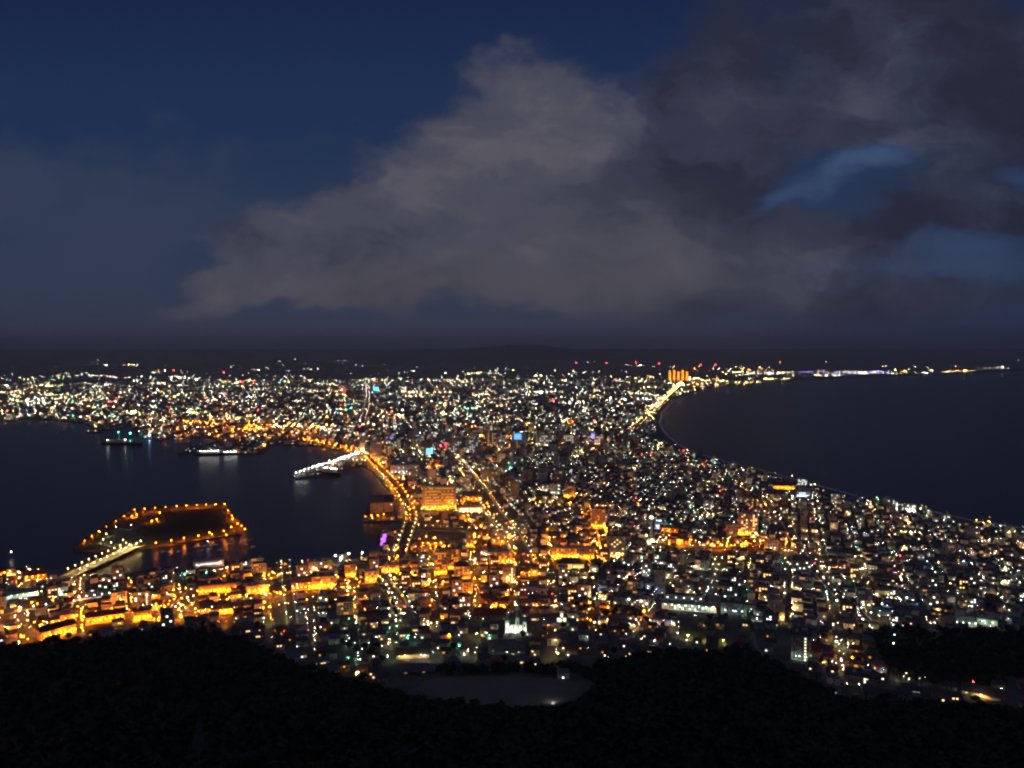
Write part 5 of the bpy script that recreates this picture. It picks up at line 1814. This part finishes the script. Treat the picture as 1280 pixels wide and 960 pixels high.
# ---- the rest of the town: one mass of buildings that thins into the distance
def rest(xs, ys, x_lo, x_hi, r_lo, r_hi, th, sx, sy, keepf, big):
    g1, g2 = np.meshgrid(xs, ys)
    p, q = g1.ravel(), g2.ravel()
    p = p + rng.normal(0, .06, p.shape) * (xs[1] - xs[0]); q = q + rng.normal(0, .06, q.shape) * (ys[1] - ys[0])
    mp, mq = (p + sx / 2) % sx - sx / 2, (q + sy / 2) % sy - sy / 2
    if not big:
        k = (np.abs(mp) > 6) & (np.abs(mq) > 6)
        p, q = p[k], q[k]
    else:
        p = p + rng.normal(0, .3, p.shape) * (xs[1] - xs[0]); q = q + rng.normal(0, .3, q.shape) * (ys[1] - ys[0])
    c_, s_ = math.cos(th), math.sin(th)
    X, Y = p * c_ - q * s_, p * s_ + q * c_
    rr_ = np.hypot(X, Y)
    k = (rr_ > r_lo) & (rr_ < r_hi) & (np.abs(X) < .72 * Y) & (X > x_lo) & (X < x_hi) & (rng.random(X.shape) < keepf)
    X, Y = X[k], Y[k]
    k = free(X, Y, 6 if not big else 14, 14)
    return X[k], Y[k], th


centre_w = [(lambda v: (v.x, v.y))(at(*p)) for p in [(440, 600), (455, 548), (600, 535), (800, 545), (770, 585), (620, 640), (520, 640)]]
total = 0
for args in [(np.arange(-2600, 2600, 17.3), np.arange(300, 3700, 16.4), -9e3, 110, 1398, 3000, R(9.4), SX, SY * 1.3, .60, False),
             (np.arange(-3400, 3400, 17.3), np.arange(100, 3900, 16.4), 110, 9e3, 1398, 3000, R(-20), SX, SY * 1.3, .60, False),
             (np.arange(-3800, 3800, 30), np.arange(1000, 4700, 29), -9e3, 110, 3000, 4200, R(9.4), SX, SY * 1.3, .62, False),
             (np.arange(-3800, 3800, 30), np.arange(1000, 4900, 29), 110, 9e3, 3000, 4200, R(-20), SX, SY * 1.3, .62, False),
             (np.arange(-9500, 9500, 62), np.arange(1000, 11500, 66), -9e3, 9e3, 4200, 9500, R(-8), SX * 1.7, SY * 2.2, .5, True)]:
    X, Y, th = rest(*args)
    cen = pip(X, Y, centre_w)
    Z = hland(X, Y)
    for x_, y_, z_, ce in zip(X, Y, Z, cen):
        d_ = math.hypot(x_, y_)
        far = d_ > 3000
        if ce and random.random() < .34:
            w, d, h = random.uniform(13, 24), random.uniform(12, 18), random.choice((12, 15, 18, 24, 30, 36))
            flat = True
        elif random.random() < (.10 if not far else .25):
            w, d, h = random.uniform(12, 20) * (1.6 if args[-1] else 1), random.uniform(10, 15), random.choice((9, 12, 15, 20))
            flat = True
        else:
            w, d, h = random.uniform(8, 12) * (1.5 if far else 1), random.uniform(8, 10.5) * (1.4 if far else 1), random.choice((5.5, 6, 6.4))
            flat = far
        wm = random.choice((0, 1, 2, 3, 4, 2, 0))
        rm = random.choice((5, 5, 6, 6, 12, 13, 7))
        r_ = th + random.choice((0, math.pi / 2)) + random.gauss(0, .03)
        if flat:
            stuffB.box(x_, y_, z_ - 2, w, d, h + 2, r_, wm, 7 if random.random() < .5 else 6)
            if h > 11 and not far:
                stuffB.box(x_ + 1, y_ + 1, z_ + h + .01, 4, 4, 3, r_, 1, 7)
        else:
            stuffB.pent(x_, y_, z_ - 2, w, d, h + 2, d * .25, r_, wm)
            stuffB.gable(x_, y_, z_ + h + .02, w, d, d * .25, .45, r_, rm)
        if random.random() < (.6 if not far else .45):
            # windows on the sides that look to the mountain
            fr_ = r_ if abs(math.sin(r_ - th)) < .5 else r_ - math.pi / 2
            wd_, dp_ = (w, d) if fr_ == r_ else (d, w)
            n = 1 if h < 8 else random.choice((2, 3, 5, 7))
            face_win(stuffB, x_, y_, z_, wd_, dp_, h, fr_, n, random.choice((8, 8, 9, 9, 10, 11)), 1.7 if not far else 3.2, 1.3 if not far else 2.2)
        total += 1
print('rest', total)
tag(stuffB.build('distant_town', SB_MATS), 'endless crowd of low buildings filling the plain', 'town', kind='stuff')

# ------------------------------------------------------------------ labels that point by neighbours
LX = np.array([a[0] for a in LM]); LY = np.array([a[1] for a in LM])


def bearings(items):
    groups = {}
    for it in items:
        o, X, Y, look = it
        d = np.hypot(LX - X, LY - Y)
        j = int(np.argmin(d))
        dx, dy = X - LX[j], Y - LY[j]
        if abs(dx) > abs(dy):
            w_ = 'seaward of' if dx > 0 else 'bayward of'
        else:
            w_ = 'downhill of' if dy > 0 else 'uphill of'
        groups.setdefault((j, w_), []).append((float(d[j]), o, look))
    for (j, w_), L_ in groups.items():
        L_.sort(key=lambda a: a[0])
        seen = {}
        for d_, o, look in L_:
            seen[look] = seen.get(look, 0) + 1
        num = {}
        for d_, o, look in L_:
            num[look] = num.get(look, 0) + 1
            nth = '' if seen[look] == 1 else ordinal(num[look]) + ' '
            yield o, look, nth, w_, LM[j][2]


def set_labels(items):
    for o, look, nth, w_, ph in bearings(items):
        head = look
        lab = '%s%s %s %s' % (nth, head, w_, ph.replace('the the ', 'the '))
        ws = lab.split()
        if len(ws) > 16:
            lab = ' '.join(ws[:16])
        o['label'] = lab


set_labels(HOUSE_I)
set_labels(BLOCK_I)
set_labels(TREE_I)

# ------------------------------------------------------------------ lamps: the largest in view stand alone
def vis(l):
    X, Y, Z, c, rad, hh_, grp, lab = l
    px, py = pix(X, Y, Z + hh_)
    return -20 < px < 1300 and 430 < py < 960


scored = []
for i, l in enumerate(LAMPS):
    d = math.hypot(l[0], l[1])
    s = l[4] / d * (2.2 if l[7] else 1.0) * (1.0 if d < 1700 else (.35 if not (l[7] and l[6] is None) else 1.0))
    scored.append((-s if vis(l) else 9, i))
scored.sort()
single = set(i for s, i in scored[:296] if s < 0)


def added_wash_lens(mb, X, Y, Z, s, az, mi, ms):  # added glowing panel facing away from the camera, dark shield behind it
    n = Vector((math.sin(az) * .86, math.cos(az) * .86, -.51))
    e = Vector((math.cos(az), -math.sin(az), 0))
    g_ = n.cross(e)
    for k, sc, m_, fl in ((.02, 1.0, mi, 1), (-.05, 1.3, ms, 0)):
        p = Vector((X, Y, Z)) + n * k
        q = [tuple(p + e * (i * s * sc) + g_ * (j * s * sc)) for i, j in ((-1, -1), (1, -1), (1, 1), (-1, 1))]
        nn = (Vector(q[1]) - Vector(q[0])).cross(Vector(q[2]) - Vector(q[0]))
        f = (0, 1, 2, 3) if (nn.dot(n) > 0) == bool(fl) else (3, 2, 1, 0)
        if m_ is not None:
            mb.add(q, [f], m_)


pole_m = {}
head_m = {}
hood_m = {}
lens_m = {}
lampI = []
for i in single:
    X, Y, Z, c, rad, hh_, grp, lab = LAMPS[i]
    root = thing('street_lamp', (X, Y, Z), rot_face(X, Y) + random.uniform(-.5, .5), 'x', 'street lamp', grp or 'street lamps of the town')
    hk = round(hh_ * 2) / 2
    if hk not in pole_m:
        m = MB(); m.tube((0, 0, -.5), (0, 0, hk - .35), .11, .06, 6); m.lathe(0, 0, [(.22, -.4), (.2, .7), (.1, .8)], 8)
        m.lathe(0, 0, [(.2, hk - .36), (.26, hk - .3), (.2, hk - .24)], 8)
        pole_m[hk] = m.mesh('pole', POLE)
    rk = round(rad * 8) / 8 or .125
    if (c, rk) not in head_m:
        m = MB()
        m.lathe(0, 0, [(rk * .35, -rk), (rk * .85, -rk * .5), (rk, 0), (rk * .85, rk * .5), (rk * .35, rk)], 8)
        head_m[(c, rk)] = m.mesh('lamp_head', lampmat(c))
    sk = max(.24, round(rad * 1.0 * 5) / 5)
    if sk not in hood_m:
        m = MB(); m.lathe(0, 0, [(sk * 1.05, 0), (sk * .95, .12), (.1, .3)], 8)
        q_ = MB(); added_wash_lens(q_, 0, 0, -.1 - sk * .6, sk * .6, 0, None, 0)
        m.add(q_.v, q_.f)
        hood_m[sk] = m.mesh('hood', HOOD)
    if (c, sk) not in lens_m:
        m = MB(); m.add([(-sk * .62, -sk * .62, -.02), (sk * .62, -sk * .62, -.02), (sk * .62, sk * .62, -.02), (-sk * .62, sk * .62, -.02)], [(3, 2, 1, 0)])
        added_wash_lens(m, 0, 0, -.1 - sk * .6, sk * .6, 0, 0, None)  # down lens plus the added panel aimed away from the camera
        lens_m[(c, sk)] = m.mesh('lens', downmat(c))
    po_ = None
    for nm, me, zz in (('pole', pole_m[hk], 0), ('hood', hood_m[sk], hk - .24), ('lens', lens_m[(c, sk)], hk - .24), ('lamp_globe', head_m[(c, rk)], hk + .04 + rk)):
        o = bpy.data.objects.new(nm, me); COL.objects.link(o); o.parent = root; o.location = (0, 0, zz)
    if lab:
        root['label'] = lab
    else:
        lampI.append((root, X, Y, LWORD[c] + ' street lamp'))
set_labels(lampI)
print('lamps', len(LAMPS))
cols = list(LPOW)
sl_ = MB()
mats_ = [lampmat(c) for c in cols] + [lampmat(c, True) for c in cols] + [downmat(c) for c in cols] + [downmat(c, True) for c in cols] + [HOOD]
n2 = 0
for i, l in enumerate(LAMPS):
    if i in single:
        continue
    X, Y, Z, c, rad, hh_, grp, lab = l
    d = math.hypot(X, Y)
    fo_ = len(cols) if d > 3300 else 0
    sl_.octa(X, Y, Z + hh_ + .12 + rad, rad, cols.index(c) + fo_)
    s_ = max(.15, rad * .62) if random.random() < .8 else rad * .3
    sl_.add([(X - s_, Y - s_, Z + hh_), (X + s_, Y - s_, Z + hh_), (X + s_, Y + s_, Z + hh_), (X - s_, Y + s_, Z + hh_)], [(3, 2, 1, 0)], 2 * len(cols) + cols.index(c) + fo_)
    s_ *= 1.3
    sl_.add([(X - s_, Y - s_, Z + hh_ + .06), (X + s_, Y - s_, Z + hh_ + .06), (X + s_, Y + s_, Z + hh_ + .06), (X - s_, Y + s_, Z + hh_ + .06)], [(0, 1, 2, 3)], 4 * len(cols))
    # added lens turned from the camera washes the walls; its shield hides it
    added_wash_lens(sl_, X, Y, Z + hh_ - .1 - s_ * .6, s_ * .75, math.atan2(X, Y) + random.uniform(-.9, .9), 2 * len(cols) + cols.index(c) + fo_, 4 * len(cols))
    n2 += 1
print('far lamps', n2)
tag(sl_.build('distant_street_lights', mats_), 'countless small lights of the streets reaching to the hills', 'street lights', kind='stuff')

# ------------------------------------------------------------------ the hazy night air
hz = MB()
hz.box(0, 20000, -6, 84000, 52000, 806, bottom=True)
hm_ = bpy.data.materials.new('night_haze')
hm_.use_nodes = True
hm_.node_tree.nodes.clear()
pv = hm_.node_tree.nodes.new('ShaderNodeVolumePrincipled')
pv.inputs['Color'].default_value = (0.88, 0.93, 1.0, 1)
pv.inputs['Density'].default_value = HAZE
pv.inputs['Anisotropy'].default_value = 0.45
ho_ = hm_.node_tree.nodes.new('ShaderNodeOutputMaterial')
hm_.node_tree.links.new(pv.outputs[0], ho_.inputs['Volume'])
tag(hz.build('haze', hm_), 'thin grey night haze over the city and the sea', 'haze', kind='stuff')
